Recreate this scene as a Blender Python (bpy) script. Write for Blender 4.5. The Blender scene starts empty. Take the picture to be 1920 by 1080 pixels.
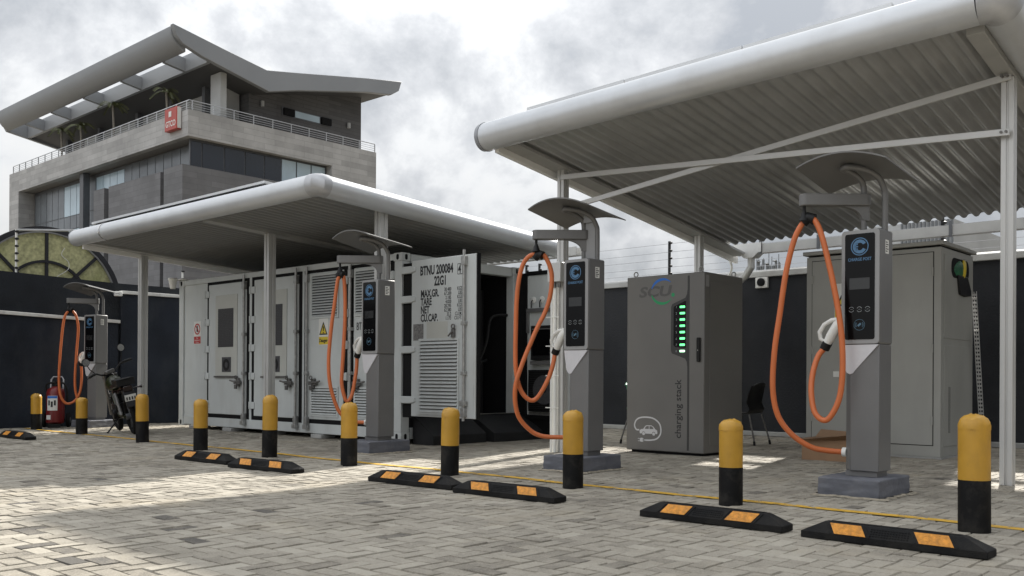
import bpy, math, random
import numpy as np
from mathutils import Vector, Matrix
random.seed(7); rng = np.random.default_rng(7)
R = math.radians
scene = bpy.context.scene
COL = scene.collection

# ------------------------------------------------------------------ camera, sky, sun, exposure
cam_d = bpy.data.cameras.new('camera'); cam = bpy.data.objects.new('camera', cam_d); COL.objects.link(cam)
scene.camera = cam
def rows(yaw, pitch, roll):
    cy, sy = math.cos(yaw), math.sin(yaw)
    F = Vector((-sy*math.cos(pitch), cy*math.cos(pitch), math.sin(pitch)))
    R0 = Vector((cy, sy, 0)); U0 = R0.cross(F)
    Rv = R0*math.cos(roll)+U0*math.sin(roll); Uv = -R0*math.sin(roll)+U0*math.cos(roll)
    return Rv, Uv, F
Rv, Uv, Fv = rows(0.7367, 0.0016, 0.0056)
M = Matrix.Identity(4)
for i in range(3):
    M[i][0], M[i][1], M[i][2] = Rv[i], Uv[i], -Fv[i]
M[0][3], M[1][3], M[2][3] = 0, 0, 0.9201
cam.matrix_world = M
cam_d.sensor_width = 36; cam_d.lens = 1766.95/1920*36
cam_d.shift_y = (706.5-540)/1920
cam_d.clip_start = 0.05; cam_d.clip_end = 3000
SUN = Vector((-1.31, 5.45, 3.8)).normalized()
SUN_EL = math.asin(SUN.z); SUN_ROT = math.atan2(SUN.x, SUN.y)
SKY_K, EXPOSURE, SUN_E = 4.8, 1.86, 2.5

w = bpy.data.worlds.new('World'); scene.world = w; w.use_nodes = True
nt = w.node_tree; nt.nodes.clear(); N = nt.nodes.new; LK = nt.links.new
out = N('ShaderNodeOutputWorld'); bg = N('ShaderNodeBackground'); bg.inputs['Strength'].default_value = 0.1
sky = N('ShaderNodeTexSky'); sky.sky_type = 'NISHITA'; sky.sun_disc = False
sky.sun_elevation = SUN_EL; sky.sun_rotation = SUN_ROT
tc = N('ShaderNodeTexCoord'); sep = N('ShaderNodeSeparateXYZ'); LK(tc.outputs['Generated'], sep.inputs[0])
def mth(op, a, b=None, cl=False):
    n = N('ShaderNodeMath'); n.operation = op; n.use_clamp = cl
    for k, v in enumerate((a, b)):
        if v is None: continue
        if isinstance(v, (int, float)): n.inputs[k].default_value = v
        else: LK(v, n.inputs[k])
    return n.outputs[0]
zc = mth('MAXIMUM', sep.outputs[2], 0.0); den = mth('ADD', zc, 0.42)
comb = N('ShaderNodeMapping'); comb.inputs['Scale'].default_value = (1, 1, 1.25); LK(tc.outputs['Generated'], comb.inputs[0])
def nz(scale, det, rough, dist, off=0.0):
    n = N('ShaderNodeTexNoise'); n.inputs['Scale'].default_value = scale; n.inputs['Detail'].default_value = det
    n.inputs['Roughness'].default_value = rough; n.inputs['Distortion'].default_value = dist
    if off:
        m = N('ShaderNodeVectorMath'); m.operation = 'ADD'; m.inputs[1].default_value = (off, off*1.7, off*.3); LK(comb.outputs[0], m.inputs[0]); LK(m.outputs[0], n.inputs['Vector'])
    else: LK(comb.outputs[0], n.inputs['Vector'])
    return n.outputs['Fac']
n1 = nz(4.6, 14, .60, .12, 3.6); n2 = nz(1.8, 5, .5, .1, 7.9)
mixn = mth('ADD', mth('MULTIPLY', n1, .55), mth('MULTIPLY', n2, .45))
rp = N('ShaderNodeValToRGB'); LK(mixn, rp.inputs[0])
e = rp.color_ramp.elements; e[0].position = .42; e[0].color = (.47, .505, .555, 1); e[1].position = .585; e[1].color = (1.12, 1.12, 1.115, 1)
for p_, c_ in ((.465, (.63, .655, .69)), (.505, (.82, .84, .87)), (.54, (1.04, 1.055, 1.07))):
    a = e.new(p_); a.color = (*c_, 1)
# brighter haze low down and toward the sun
dotn = N('ShaderNodeVectorMath'); dotn.operation = 'DOT_PRODUCT'; LK(tc.outputs['Generated'], dotn.inputs[0]); dotn.inputs[1].default_value = SUN
glow = mth('POWER', mth('MAXIMUM', dotn.outputs['Value'], 0.0), 14.0)
low = mth('POWER', mth('SUBTRACT', 1.0, zc), 9.0)
cie = mth('ADD', .31, mth('MULTIPLY', zc, .80))
# added sky bias: dimmer to the right, brighter behind the viewer, shades side faces
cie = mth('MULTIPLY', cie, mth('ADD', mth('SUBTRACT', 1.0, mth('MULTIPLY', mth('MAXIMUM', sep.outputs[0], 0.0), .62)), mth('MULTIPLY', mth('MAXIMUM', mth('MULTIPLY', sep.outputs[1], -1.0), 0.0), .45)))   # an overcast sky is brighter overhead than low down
boost = mth('ADD', cie, mth('MULTIPLY', glow, .02))
boost = mth('ADD', boost, mth('MULTIPLY', low, mth('MULTIPLY', mth('POWER', mth('MAXIMUM', dotn.outputs['Value'], 0.0), 4.0), .15)))
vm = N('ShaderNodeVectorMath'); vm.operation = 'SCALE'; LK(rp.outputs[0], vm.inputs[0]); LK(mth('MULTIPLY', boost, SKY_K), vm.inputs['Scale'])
mx = N('ShaderNodeMix'); mx.data_type = 'RGBA'; mx.inputs['Factor'].default_value = .985
LK(sky.outputs[0], mx.inputs['A']); LK(vm.outputs[0], mx.inputs['B'])
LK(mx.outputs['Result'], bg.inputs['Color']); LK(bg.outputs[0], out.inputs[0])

sl = bpy.data.lights.new('sun', 'SUN'); sl.energy = SUN_E; sl.angle = R(1.4); sl.color = (1, .955, .88)
so = bpy.data.objects.new('sun', sl); COL.objects.link(so); so.location = (0, 0, 40)
so.rotation_euler = SUN.to_track_quat('Z', 'Y').to_euler()
scene.view_settings.view_transform = 'Standard'; scene.view_settings.look = 'None'
scene.view_settings.exposure = EXPOSURE; scene.view_settings.gamma = 1; scene.view_settings.use_curve_mapping = False
scene.render.engine = 'CYCLES'; scene.cycles.max_bounces = 8; scene.cycles.use_denoising = True

# ------------------------------------------------------------------ materials
def mat(name, col, rough=.5, metal=0, nv=.10, ns=5, bump=0, bs=60, dirt=0, dcol=(.12, .10, .08), ds=2.5, stretch=1.0, emit=0, spec=.5, ecol=None):
    m = bpy.data.materials.new(name); m.use_nodes = True; t = m.node_tree; b = t.nodes['Principled BSDF']
    c = t.nodes.new('ShaderNodeTexCoord'); n = t.nodes.new('ShaderNodeTexNoise'); n.inputs['Scale'].default_value = ns; n.inputs['Detail'].default_value = 6
    t.links.new(c.outputs['Object'], n.inputs['Vector'])
    r = t.nodes.new('ShaderNodeValToRGB'); t.links.new(n.outputs['Fac'], r.inputs[0])
    r.color_ramp.elements[0].position = .3; r.color_ramp.elements[1].position = .7
    r.color_ramp.elements[0].color = (*[max(0, x*(1-nv)) for x in col], 1); r.color_ramp.elements[1].color = (*[min(1, x*(1+nv)) for x in col], 1)
    last = r.outputs[0]
    if dirt:
        mp = t.nodes.new('ShaderNodeMapping'); mp.inputs['Scale'].default_value = (1, 1, 1/stretch); t.links.new(c.outputs['Object'], mp.inputs[0])
        n2 = t.nodes.new('ShaderNodeTexNoise'); n2.inputs['Scale'].default_value = ds; n2.inputs['Detail'].default_value = 8; n2.inputs['Roughness'].default_value = .65
        t.links.new(mp.outputs[0], n2.inputs['Vector'])
        r2 = t.nodes.new('ShaderNodeValToRGB'); t.links.new(n2.outputs['Fac'], r2.inputs[0]); r2.color_ramp.elements[0].position = .48; r2.color_ramp.elements[1].position = .78
        r2.color_ramp.elements[0].color = (0, 0, 0, 1); r2.color_ramp.elements[1].color = (dirt, dirt, dirt, 1)
        x = t.nodes.new('ShaderNodeMix'); x.data_type = 'RGBA'; t.links.new(r2.outputs[0], x.inputs['Factor']); t.links.new(last, x.inputs['A']); x.inputs['B'].default_value = (*dcol, 1)
        last = x.outputs['Result']
    t.links.new(last, b.inputs['Base Color'])
    rr = t.nodes.new('ShaderNodeMapRange'); t.links.new(n.outputs['Fac'], rr.inputs[0]); rr.inputs[3].default_value = max(.02, rough-.08); rr.inputs[4].default_value = min(1, rough+.08)
    t.links.new(rr.outputs[0], b.inputs['Roughness'])
    b.inputs['Metallic'].default_value = metal; b.inputs['Specular IOR Level'].default_value = spec
    if bump:
        n3 = t.nodes.new('ShaderNodeTexNoise'); n3.inputs['Scale'].default_value = bs; n3.inputs['Detail'].default_value = 5; t.links.new(c.outputs['Object'], n3.inputs['Vector'])
        bp = t.nodes.new('ShaderNodeBump'); bp.inputs['Strength'].default_value = bump; bp.inputs['Distance'].default_value = .01
        t.links.new(n3.outputs['Fac'], bp.inputs['Height']); t.links.new(bp.outputs[0], b.inputs['Normal'])
    if emit:
        b.inputs['Emission Color'].default_value = (*(ecol or col), 1); b.inputs['Emission Strength'].default_value = emit
    return m
def stone(name, col, bw=1.2, bh=.3, gap=.012, var=.18, dark=.75):
    m = bpy.data.materials.new(name); m.use_nodes = True; t = m.node_tree; b = t.nodes['Principled BSDF']
    c = t.nodes.new('ShaderNodeTexCoord'); s = t.nodes.new('ShaderNodeSeparateXYZ'); t.links.new(c.outputs['Object'], s.inputs[0])
    ad = t.nodes.new('ShaderNodeMath'); t.links.new(s.outputs[0], ad.inputs[0]); t.links.new(s.outputs[1], ad.inputs[1])
    cb = t.nodes.new('ShaderNodeCombineXYZ'); t.links.new(ad.outputs[0], cb.inputs[0]); t.links.new(s.outputs[2], cb.inputs[1])
    br = t.nodes.new('ShaderNodeTexBrick'); t.links.new(cb.outputs[0], br.inputs['Vector']); br.inputs['Scale'].default_value = 1
    br.inputs['Brick Width'].default_value = bw; br.inputs['Row Height'].default_value = bh; br.inputs['Mortar Size'].default_value = gap
    br.inputs['Color1'].default_value = (*[x*(1-var) for x in col], 1); br.inputs['Color2'].default_value = (*[x*(1+var) for x in col], 1); br.inputs['Mortar'].default_value = (*[x*dark for x in col], 1)
    n = t.nodes.new('ShaderNodeTexNoise'); n.inputs['Scale'].default_value = .8; n.inputs['Detail'].default_value = 9; n.inputs['Roughness'].default_value = .65; t.links.new(c.outputs['Object'], n.inputs['Vector'])
    r = t.nodes.new('ShaderNodeMapRange'); t.links.new(n.outputs['Fac'], r.inputs[0]); r.inputs[1].default_value = .3; r.inputs[2].default_value = .7; r.inputs[3].default_value = .82; r.inputs[4].default_value = 1.15
    v = t.nodes.new('ShaderNodeVectorMath'); v.operation = 'SCALE'; t.links.new(br.outputs[0], v.inputs[0]); t.links.new(r.outputs[0], v.inputs['Scale'])
    t.links.new(v.outputs[0], b.inputs['Base Color']); b.inputs['Roughness'].default_value = .75
    return m

m_wall = mat('navy_render', (.019, .0235, .033), .9, spec=.25, nv=.35, ns=1.2, bump=.8, bs=30, dirt=.7, dcol=(.055, .059, .064), ds=1.0, stretch=2)
m_wallr = mat('charcoal_render', (.023, .0245, .0285), .9, spec=.25, nv=.3, ns=1.2, bump=.7, bs=30, dirt=.6, dcol=(.038, .038, .038), ds=1.0, stretch=2)
m_cope_w = mat('white_coping', (.62, .62, .60), .7, nv=.1, bump=.3, bs=30, dirt=.5, dcol=(.25, .24, .22), ds=6)
m_cope_g = mat('grey_coping', (.36, .36, .35), .75, nv=.12, bump=.3, bs=30, dirt=.5, dcol=(.18, .17, .16), ds=3)
m_alu = mat('silver_paint', (.60, .62, .645), .38, .35, nv=.05, ns=2, dirt=.25, dcol=(.35, .34, .32), ds=3)
m_flange = mat('flange_sky_sheen', (.82, .82, .80), .35, nv=.04)  # near-white colour stands in for sky reflected in the edge beams
m_capl = mat('corner_cap_grey', (.45, .46, .48), .42, .35, nv=.1, ns=6)
m_cap = mat('grey_cap', (.30, .31, .33), .45, .3, nv=.1, ns=6)
m_steel = mat('post_aluminium', (.55, .55, .54), .42, .35, nv=.06, ns=4, dirt=.2, dcol=(.3, .29, .27), ds=4)
m_sheetl = mat('roof_sheet_shaded', (.26, .262, .26), .55, .25, nv=.07, ns=3, dirt=.3, dcol=(.22, .21, .19), ds=2.2)  # darker copy of the roof sheet: shade over the container put into the colour
m_sheet = mat('roof_sheet', (.45, .455, .455), .34, .5, nv=.07, ns=3, dirt=.3, dcol=(.30, .28, .25), ds=2.2)
m_beam = mat('beam_paint', (.40, .40, .39), .5, .2, nv=.08)
m_cont = mat('container_paint', (.53, .555, .55), .48, nv=.05, ns=2, bump=.08, bs=8, dirt=.28, dcol=(.25, .23, .19), ds=2.2, stretch=4)
m_contd = mat('container_inset', (.47, .475, .44), .5, nv=.05, ns=3)
m_gask = mat('black_gasket', (.006, .006, .0065), .7, spec=.2)
m_zinc = mat('zinc_hardware', (.38, .38, .37), .42, .6, nv=.2, ns=20)
m_zincd = mat('worn_hardware', (.16, .155, .15), .45, .5, nv=.35, ns=30)
m_mesh = mat('dark_mesh', (.06, .06, .065), .6, nv=.3, ns=60)
m_dark = mat('dark_interior', (.008, .008, .009), .8, spec=.2)
m_rack = mat('rack_black', (.014, .014, .015), .5, spec=.3)
m_post = mat('post_grey', (.150, .149, .149), .42, .15, nv=.06, ns=3, dirt=.12, dcol=(.2, .19, .18), ds=3)
m_posth = mat('post_head_grey', (.27, .27, .272), .4, .2, nv=.05, ns=3)
m_wedge = mat('post_silver', (.60, .60, .63), .4, .2, nv=.04)
m_hood = mat('hood_grey', (.155, .154, .152), .45, .15, nv=.07, ns=3)
m_screen = mat('black_glass', (.0035, .0035, .004), .15, nv=.05, spec=.16)
m_disp = mat('display_glass', (.022, .023, .024), .2, nv=.1)
m_blue = mat('icon_blue', (.065, .165, .30), .4, nv=.03)
m_iconw = mat('icon_pale', (.28, .30, .31), .4, nv=.03)
m_iconb = mat('icon_dim_blue', (.07, .15, .22), .4, nv=.03)
m_orange = mat('orange_cable', (.56, .145, .042), .42, nv=.08, ns=9, dirt=.3, dcol=(.35, .10, .04), ds=9)
m_white = mat('white_plastic', (.72, .72, .69), .35, nv=.04)
m_black = mat('black_plastic', (.008, .008, .0085), .5, spec=.3, nv=.2, ns=20)
m_plinth = mat('plinth_paint', (.115, .12, .14), .75, nv=.14, ns=5, bump=.5, bs=25, dirt=.35, dcol=(.22, .21, .20), ds=5)
m_yellow = mat('bollard_yellow', (.47, .255, .024), .42, nv=.10, ns=6, bump=.15, bs=14, dirt=.6, dcol=(.24, .135, .03), ds=7, stretch=2.5)
m_bblack = mat('bollard_black', (.005, .005, .0055), .6, spec=.2, nv=.3, ns=12, bump=.2, bs=14, dirt=.55, dcol=(.055, .05, .042), ds=9)
m_rubber = mat('stop_rubber', (.007, .007, .0075), .7, spec=.2, nv=.3, ns=20, bump=.35, bs=130, dirt=.5, dcol=(.04, .036, .03), ds=7)
def stripe(m, sc, st):
    t = m.node_tree; b = t.nodes['Principled BSDF']; c = t.nodes.new('ShaderNodeTexCoord'); wv = t.nodes.new('ShaderNodeTexWave'); wv.inputs['Scale'].default_value = sc
    wv.bands_direction = 'X'; t.links.new(c.outputs['Object'], wv.inputs[0]); bp = t.nodes.new('ShaderNodeBump'); bp.inputs['Strength'].default_value = st; bp.inputs['Distance'].default_value = .006
    t.links.new(wv.outputs['Fac'], bp.inputs['Height']); t.links.new(bp.outputs[0], b.inputs['Normal'])
m_drift = mat('drift_sand', (.30, .265, .205), .95, nv=.3, ns=25, bump=.5, bs=120)
m_reflect = mat('reflector_amber', (.68, .28, .03), .45, nv=.3, ns=40, bump=.8, bs=220, dirt=.35, dcol=(.3, .13, .03), ds=9)
m_stack = mat('stack_grey', (.150, .146, .139), .42, .25, nv=.05, ns=2, bump=.05, bs=300)
m_stackd = mat('stack_trim', (.036, .035, .035), .45, nv=.1)
m_logo = mat('logo_grey', (.085, .083, .080), .35, nv=.05)
m_lblue = mat('logo_blue', (.01, .14, .55), .4); m_lgreen = mat('logo_green', (.01, .30, .11), .4)
m_led = mat('led_green', (.15, .75, .25), .4, emit=.75, ecol=(.10, .75, .22)); m_ledw = mat('led_pale', (.5, .85, .6), .4, emit=.8, ecol=(.4, .85, .5))
m_print = mat('white_print', (.55, .55, .56), .5, nv=.04)
m_ink = mat('black_ink', (.018, .018, .02), .6)
m_cab = mat('cabinet_grey', (.335, .335, .312), .5, nv=.05, ns=2, bump=.06, bs=200, dirt=.2, dcol=(.16, .155, .14), ds=2, stretch=4)
m_signw = mat('sign_white', (.70, .70, .67), .5, nv=.04); m_signy = mat('sign_yellow', (.66, .50, .04), .5, nv=.05); m_signr = mat('sign_red', (.42, .03, .03), .5, nv=.05)
m_plate = mat('data_plate', (.16, .155, .15), .5, nv=.5, ns=45)
m_card = mat('cardboard', (.27, .165, .095), .8, nv=.1, ns=4, bump=.15, bs=20)
m_green = mat('green_plastic', (.01, .19, .08), .4, nv=.1)
m_ramp = mat('ramp_black', (.018, .0185, .020), .7, spec=.25, nv=.2, ns=4, bump=.3, bs=60, dirt=.3, dcol=(.05, .048, .045), ds=3)
m_red = mat('extinguisher_red', (.16, .012, .012), .35, nv=.1, ns=5)
m_moto = mat('moto_black', (.006, .006, .0065), .35, nv=.2, spec=.3); m_motog = mat('moto_olive', (.016, .020, .005), .35, nv=.1); m_tyre = mat('tyre', (.008, .008, .008), .85, spec=.2, bump=.5, bs=80)
m_chrome = mat('chrome', (.6, .6, .6), .2, .9, nv=.05); m_lens = mat('red_lens', (.010, .003, .003), .2)
m_solar = mat('solar_frame', (.58, .59, .60), .35, .5, nv=.05); m_solard = mat('solar_cell', (.012, .016, .03), .15)
m_wire = mat('fence_wire', (.35, .35, .36), .5, .5)
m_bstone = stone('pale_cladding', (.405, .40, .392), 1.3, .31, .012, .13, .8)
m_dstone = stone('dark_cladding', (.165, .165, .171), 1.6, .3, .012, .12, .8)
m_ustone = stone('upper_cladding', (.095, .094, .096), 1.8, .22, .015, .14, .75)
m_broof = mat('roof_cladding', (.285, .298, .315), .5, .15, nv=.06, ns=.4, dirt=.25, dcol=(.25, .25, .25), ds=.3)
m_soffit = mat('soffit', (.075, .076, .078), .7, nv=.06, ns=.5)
m_slab = mat('terrace_slab', (.25, .24, .23), .8)
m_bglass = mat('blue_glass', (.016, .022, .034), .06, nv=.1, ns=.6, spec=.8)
m_bglass2 = mat('reflected_sky_glass', (.45, .57, .65), .12, nv=.12, ns=.7, spec=.8); m_gglass = mat('grey_glass', (.15, .165, .18), .2, nv=.18, ns=.8)  # pale panes carry the reflected bright sky in their base colour
m_mull = mat('mullion', (.11, .115, .125), .5, .3); m_rail = mat('railing_steel', (.55, .56, .57), .35, .6)
m_redsign = mat('sign_red_box', (.42, .05, .035), .4, nv=.05)
m_palm = mat('palm_leaf', (.08, .09, .03), .6, nv=.4, ns=3); m_palmt = mat('palm_trunk', (.22, .20, .17), .8, nv=.2, ns=10)
m_archg = mat('mossy_glass', (.43, .42, .22), .5, nv=.32, ns=16, bump=.6, bs=25, dirt=.6, dcol=(.25, .28, .07), ds=1.6)
m_archf = mat('arch_frame', (.012, .012, .016), .6)
m_far = mat('far_wall', (.42, .43, .43), .8, nv=.1, ns=1)
m_tower = mat('tower_grey', (.17, .18, .19), .7, .2)
m_sand = mat('joint_sand', (.13, .115, .09), .95, nv=.25, ns=30, bump=.4, bs=120)

# ------------------------------------------------------------------ mesh helpers
class MB:
    def __init__(s, off=(0, 0, 0)): s.v = []; s.f = []; s.o = Vector(off)
    def add(s, vs, fs, M=None):
        k = len(s.v)
        for p in vs:
            p = Vector(p); p = M @ p if M is not None else p
            s.v.append(tuple(p-s.o))
        s.f += [tuple(i+k for i in f) for f in fs]; return s
    def box(s, x0, x1, y0, y1, z0, z1, M=None):
        return s.add([(x0, y0, z0), (x1, y0, z0), (x1, y1, z0), (x0, y1, z0), (x0, y0, z1), (x1, y0, z1), (x1, y1, z1), (x0, y1, z1)],
                     [(0, 3, 2, 1), (4, 5, 6, 7), (0, 1, 5, 4), (1, 2, 6, 5), (2, 3, 7, 6), (3, 0, 4, 7)], M)
    def prism(s, poly, ax, a0, a1, M=None):
        n = len(poly); c = (lambda p, a: (a, p[0], p[1])) if ax == 'x' else (lambda p, a: (p[0], a, p[1])) if ax == 'y' else (lambda p, a: (p[0], p[1], a))
        vs = [c(p, a0) for p in poly]+[c(p, a1) for p in poly]
        ar = sum(poly[i][0]*poly[(i+1) % n][1]-poly[(i+1) % n][0]*poly[i][1] for i in range(n))
        fl = (ar > 0) != (a1 < a0)
        if ax == 'y': fl = not fl
        fs = [tuple(range(n))[::-1], tuple(range(n, 2*n))]+[(i, (i+1) % n, n+(i+1) % n, n+i) for i in range(n)]
        if not fl: fs = [f[::-1] for f in fs]
        return s.add(vs, fs, M)
    def tube(s, pts, r, n=10, cap=True, smooth=0, M=None, closed=False):
        P = [Vector(p) for p in pts]
        if smooth:
            Q = []
            for i in range(len(P)-1):
                p0, p1, p2, p3 = P[max(i-1, 0)], P[i], P[i+1], P[min(i+2, len(P)-1)]
                for k in range(smooth):
                    t = k/smooth; Q.append(.5*((2*p1)+(p2-p0)*t+(2*p0-5*p1+4*p2-p3)*t*t+(3*p1-p0-3*p2+p3)*t**3))
            P = Q+[P[-1]]
        rs = r if isinstance(r, (list, tuple)) else [r]*len(P)
        T = [(P[min(i+1, len(P)-1)]-P[max(i-1, 0)]).normalized() for i in range(len(P))]
        if closed: T = [(P[(i+1) % len(P)]-P[i-1]).normalized() for i in range(len(P))]
        u = T[0].orthogonal().normalized(); vs = []
        for i, p in enumerate(P):
            u = (u-T[i]*u.dot(T[i])).normalized(); q = T[i].cross(u)
            for j in range(n):
                a = 2*math.pi*j/n; vs.append(p+(u*math.cos(a)+q*math.sin(a))*rs[i])
        L = len(P); fs = [(i*n+j, i*n+(j+1) % n, ((i+1) % L)*n+(j+1) % n, ((i+1) % L)*n+j) for i in range(L if closed else L-1) for j in range(n)]
        if cap and not closed: fs += [tuple(range(n))[::-1], tuple((L-1)*n+j for j in range(n))]
        return s.add(vs, fs, M)
    def cyl(s, p0, p1, r, n=14, M=None): return s.tube([p0, p1], r, n, M=M)
    def lathe(s, prof, c=(0, 0, 0), n=24, M=None):
        vs = [(c[0]+r*math.cos(2*math.pi*j/n), c[1]+r*math.sin(2*math.pi*j/n), c[2]+z) for r, z in prof for j in range(n)]
        L = len(prof); fs = [(i*n+j, i*n+(j+1) % n, (i+1)*n+(j+1) % n, (i+1)*n+j) for i in range(L-1) for j in range(n)]
        fs += [tuple(range(n))[::-1], tuple((L-1)*n+j for j in range(n))]
        return s.add(vs, fs, M)
    def ring(s, r0, r1, th, a0=0, a1=360, n=40, M=None):
        vs = []
        for i in range(n+1):
            a = R(a0+(a1-a0)*i/n); c, q = math.cos(a), math.sin(a)
            vs += [(r0*c, r0*q, 0), (r1*c, r1*q, 0), (r1*c, r1*q, th), (r0*c, r0*q, th)]
        fs = []
        for i in range(n):
            k = 4*i; g = k+4
            fs += [(k+j, k+(j+1) % 4, g+(j+1) % 4, g+j) for j in range(4)]
        fs += [(0, 3, 2, 1), (4*n, 4*n+1, 4*n+2, 4*n+3)]
        return s.add(vs, fs, M)
    def flat(s, poly, th, M): return s.prism(poly, 'z', 0, th, M)
    def text(s, txt, size, M, sx=1.0, align='LEFT', th=.0012, bold=0.0):
        cu = bpy.data.curves.new('tmp', 'FONT'); cu.body = txt; cu.size = size; cu.align_x = align; cu.extrude = th; cu.resolution_u = 3; cu.offset = bold
        ob = bpy.data.objects.new('tmp', cu); COL.objects.link(ob)
        me = ob.to_mesh(depsgraph=bpy.context.evaluated_depsgraph_get())
        S = M @ Matrix.Diagonal((sx, 1, 1, 1))
        s.add([S @ v.co for v in me.vertices], [tuple(p.vertices) for p in me.polygons])
        ob.to_mesh_clear(); bpy.data.objects.remove(ob); bpy.data.curves.remove(cu); return s
def front(x, y, z): # frame on a face looking to -y
    return Matrix(((1, 0, 0, x), (0, 0, -1, y), (0, 1, 0, z), (0, 0, 0, 1)))
def side(x, y, z):  # frame on a face looking to +x
    return Matrix(((0, 0, 1, x), (1, 0, 0, y), (0, 1, 0, z), (0, 0, 0, 1)))
def rbox(x0, x1, y0, y1, r, n=5):
    out = []
    for cx, cy, a in ((x1-r, y1-r, 0), (x0+r, y1-r, 90), (x0+r, y0+r, 180), (x1-r, y0+r, 270)):
        out += [(cx+r*math.cos(R(a+90*i/n)), cy+r*math.sin(R(a+90*i/n))) for i in range(n+1)]
    return out
def build(name, mb, m, parent=None, bevel=0, seg=2, ang=35, loc=None):
    me = bpy.data.meshes.new(name); me.from_pydata(mb.v, [], mb.f); me.update()
    me.materials.append(m)
    me.polygons.foreach_set('use_smooth', [True]*len(me.polygons)); me.set_sharp_from_angle(angle=R(ang))
    o = bpy.data.objects.new(name, me); COL.objects.link(o)
    if parent is not None: o.parent = parent
    if loc is not None: o.location = loc
    if bevel:
        b = o.modifiers.new('bevel', 'BEVEL'); b.width = bevel; b.segments = seg; b.limit_method = 'ANGLE'; b.angle_limit = R(40)
    return o
def tag(o, label=None, cat=None, group=None, kind=None):
    if label: o['label'] = label
    if cat: o['category'] = cat
    if group: o['group'] = group
    if kind: o['kind'] = kind
    return o
def thing(name, label, cat, loc=(0, 0, 0), rz=0, group=None):
    o = bpy.data.objects.new(name, None); COL.objects.link(o); o.location = loc; o.rotation_euler = (0, 0, rz); o.empty_display_size = .2
    return tag(o, label, cat, group)
def kids(o): return [c for c in bpy.data.objects if c.parent == o]
def copy_tree(o, parent=None):
    c = o.copy(); COL.objects.link(c)
    if parent is not None: c.parent = parent
    for ch in kids(o): copy_tree(ch, c)
    return c

# ------------------------------------------------------------------ ground
g = MB(); g.add([(-1500, -1500, -.012), (1500, -1500, -.012), (1500, 1500, -.012), (-1500, 1500, -.012)], [(0, 1, 2, 3)])
tag(build('ground', g, m_sand), kind='structure')
W = .1035; gap = .0026; bev = .0045
vs, fs, tone = [], [], []
X0, X1, Y0, Y1 = -17.6, 2.2, .4, 14.25
for r in range(int((Y1-Y0)/W)):
    for c in range(int((X1-X0)/W)):
        k = (c-r) % 4
        if k == 0: w_, h_ = 2, 1
        elif k == 3: w_, h_ = 1, 2
        else: continue
        x0, x1 = X0+c*W+gap, X0+(c+w_)*W-gap; y0, y1 = Y0+r*W+gap, Y0+(r+h_)*W-gap
        z = [random.gauss(0, .0016) for _ in range(2)]; t0 = random.gauss(0, .0019)
        jx, jy, ja = random.gauss(0, .0009), random.gauss(0, .0009), random.gauss(0, .008)
        b = len(vs); q = bev
        xm, ym = (x0+x1)/2, (y0+y1)/2
        for (x, y, s_) in ((x0, y0, -1), (x1, y0, 1), (x1, y1, 1), (x0, y1, -1)): vs.append((xm+(x-xm)-(y-ym)*ja+jx, ym+(y-ym)+(x-xm)*ja+jy, -.010))
        i = 0
        for (x, y) in ((x0+q, y0+q), (x1-q, y0+q), (x1-q, y1-q), (x0+q, y1-q)):
            vs.append((xm+(x-xm)-(y-ym)*ja+jx, ym+(y-ym)+(x-xm)*ja+jy, t0+(z[0] if i in (0, 3) else -z[0])*.6+(z[1] if i < 2 else -z[1])*.6)); i += 1
        fs.append((b+4, b+5, b+6, b+7))
        for a_ in range(4): fs.append((b+a_, b+(a_+1) % 4, b+4+(a_+1) % 4, b+4+a_))
        u = random.random(); tn = random.gauss(.5, .095)
        # darker, worn pavers gather in the near left corner of the yard
        p_dark = .005+.16*math.exp(-((x0+5.4)**2/3+(y0-2.5)**2/.6))
        if u < p_dark: tn = random.uniform(-.05, .2)
        elif u > .96: tn = random.uniform(.7, .9)
        tone += [tn]*5
me = bpy.data.meshes.new('paving'); me.from_pydata(vs, [], fs)
at = me.attributes.new('tone', 'FLOAT', 'FACE'); at.data.foreach_set('value', tone)
pv = bpy.data.materials.new('concrete_pavers'); pv.use_nodes = True; t = pv.node_tree; b = t.nodes['Principled BSDF']
A = t.nodes.new('ShaderNodeAttribute'); A.attribute_name = 'tone'
c = t.nodes.new('ShaderNodeTexCoord')
def pn(sc, det, ro):
    n = t.nodes.new('ShaderNodeTexNoise'); n.inputs['Scale'].default_value = sc; n.inputs['Detail'].default_value = det; n.inputs['Roughness'].default_value = ro; t.links.new(c.outputs['Object'], n.inputs['Vector']); return n.outputs['Fac']
big, fine = pn(.55, 5, .6), pn(95, 5, .75); midn = pn(7, 7, .7)
def pm(op, a, b_):
    n = t.nodes.new('ShaderNodeMath'); n.operation = op
    for k, v in enumerate((a, b_)):
        if isinstance(v, (int, float)): n.inputs[k].default_value = v
        else: t.links.new(v, n.inputs[k])
    return n.outputs[0]
f = pm('ADD', A.outputs['Fac'], pm('ADD', pm('MULTIPLY', pm('SUBTRACT', big, .5), .9), pm('ADD', pm('MULTIPLY', pm('SUBTRACT', fine, .5), 1.1), pm('MULTIPLY', pm('SUBTRACT', midn, .5), .8))))
rp = t.nodes.new('ShaderNodeValToRGB'); t.links.new(f, rp.inputs[0]); e = rp.color_ramp.elements
e[0].position = -.0; e[0].color = (.085, .078, .068, 1); e[1].position = 1; e[1].color = (.40, .37, .31, 1)
for p_, c_ in ((.22, (.185, .166, .135)), (.5, (.298, .271, .223)), (.78, (.37, .34, .283))):
    a = e.new(p_); a.color = (*c_, 1)
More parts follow.
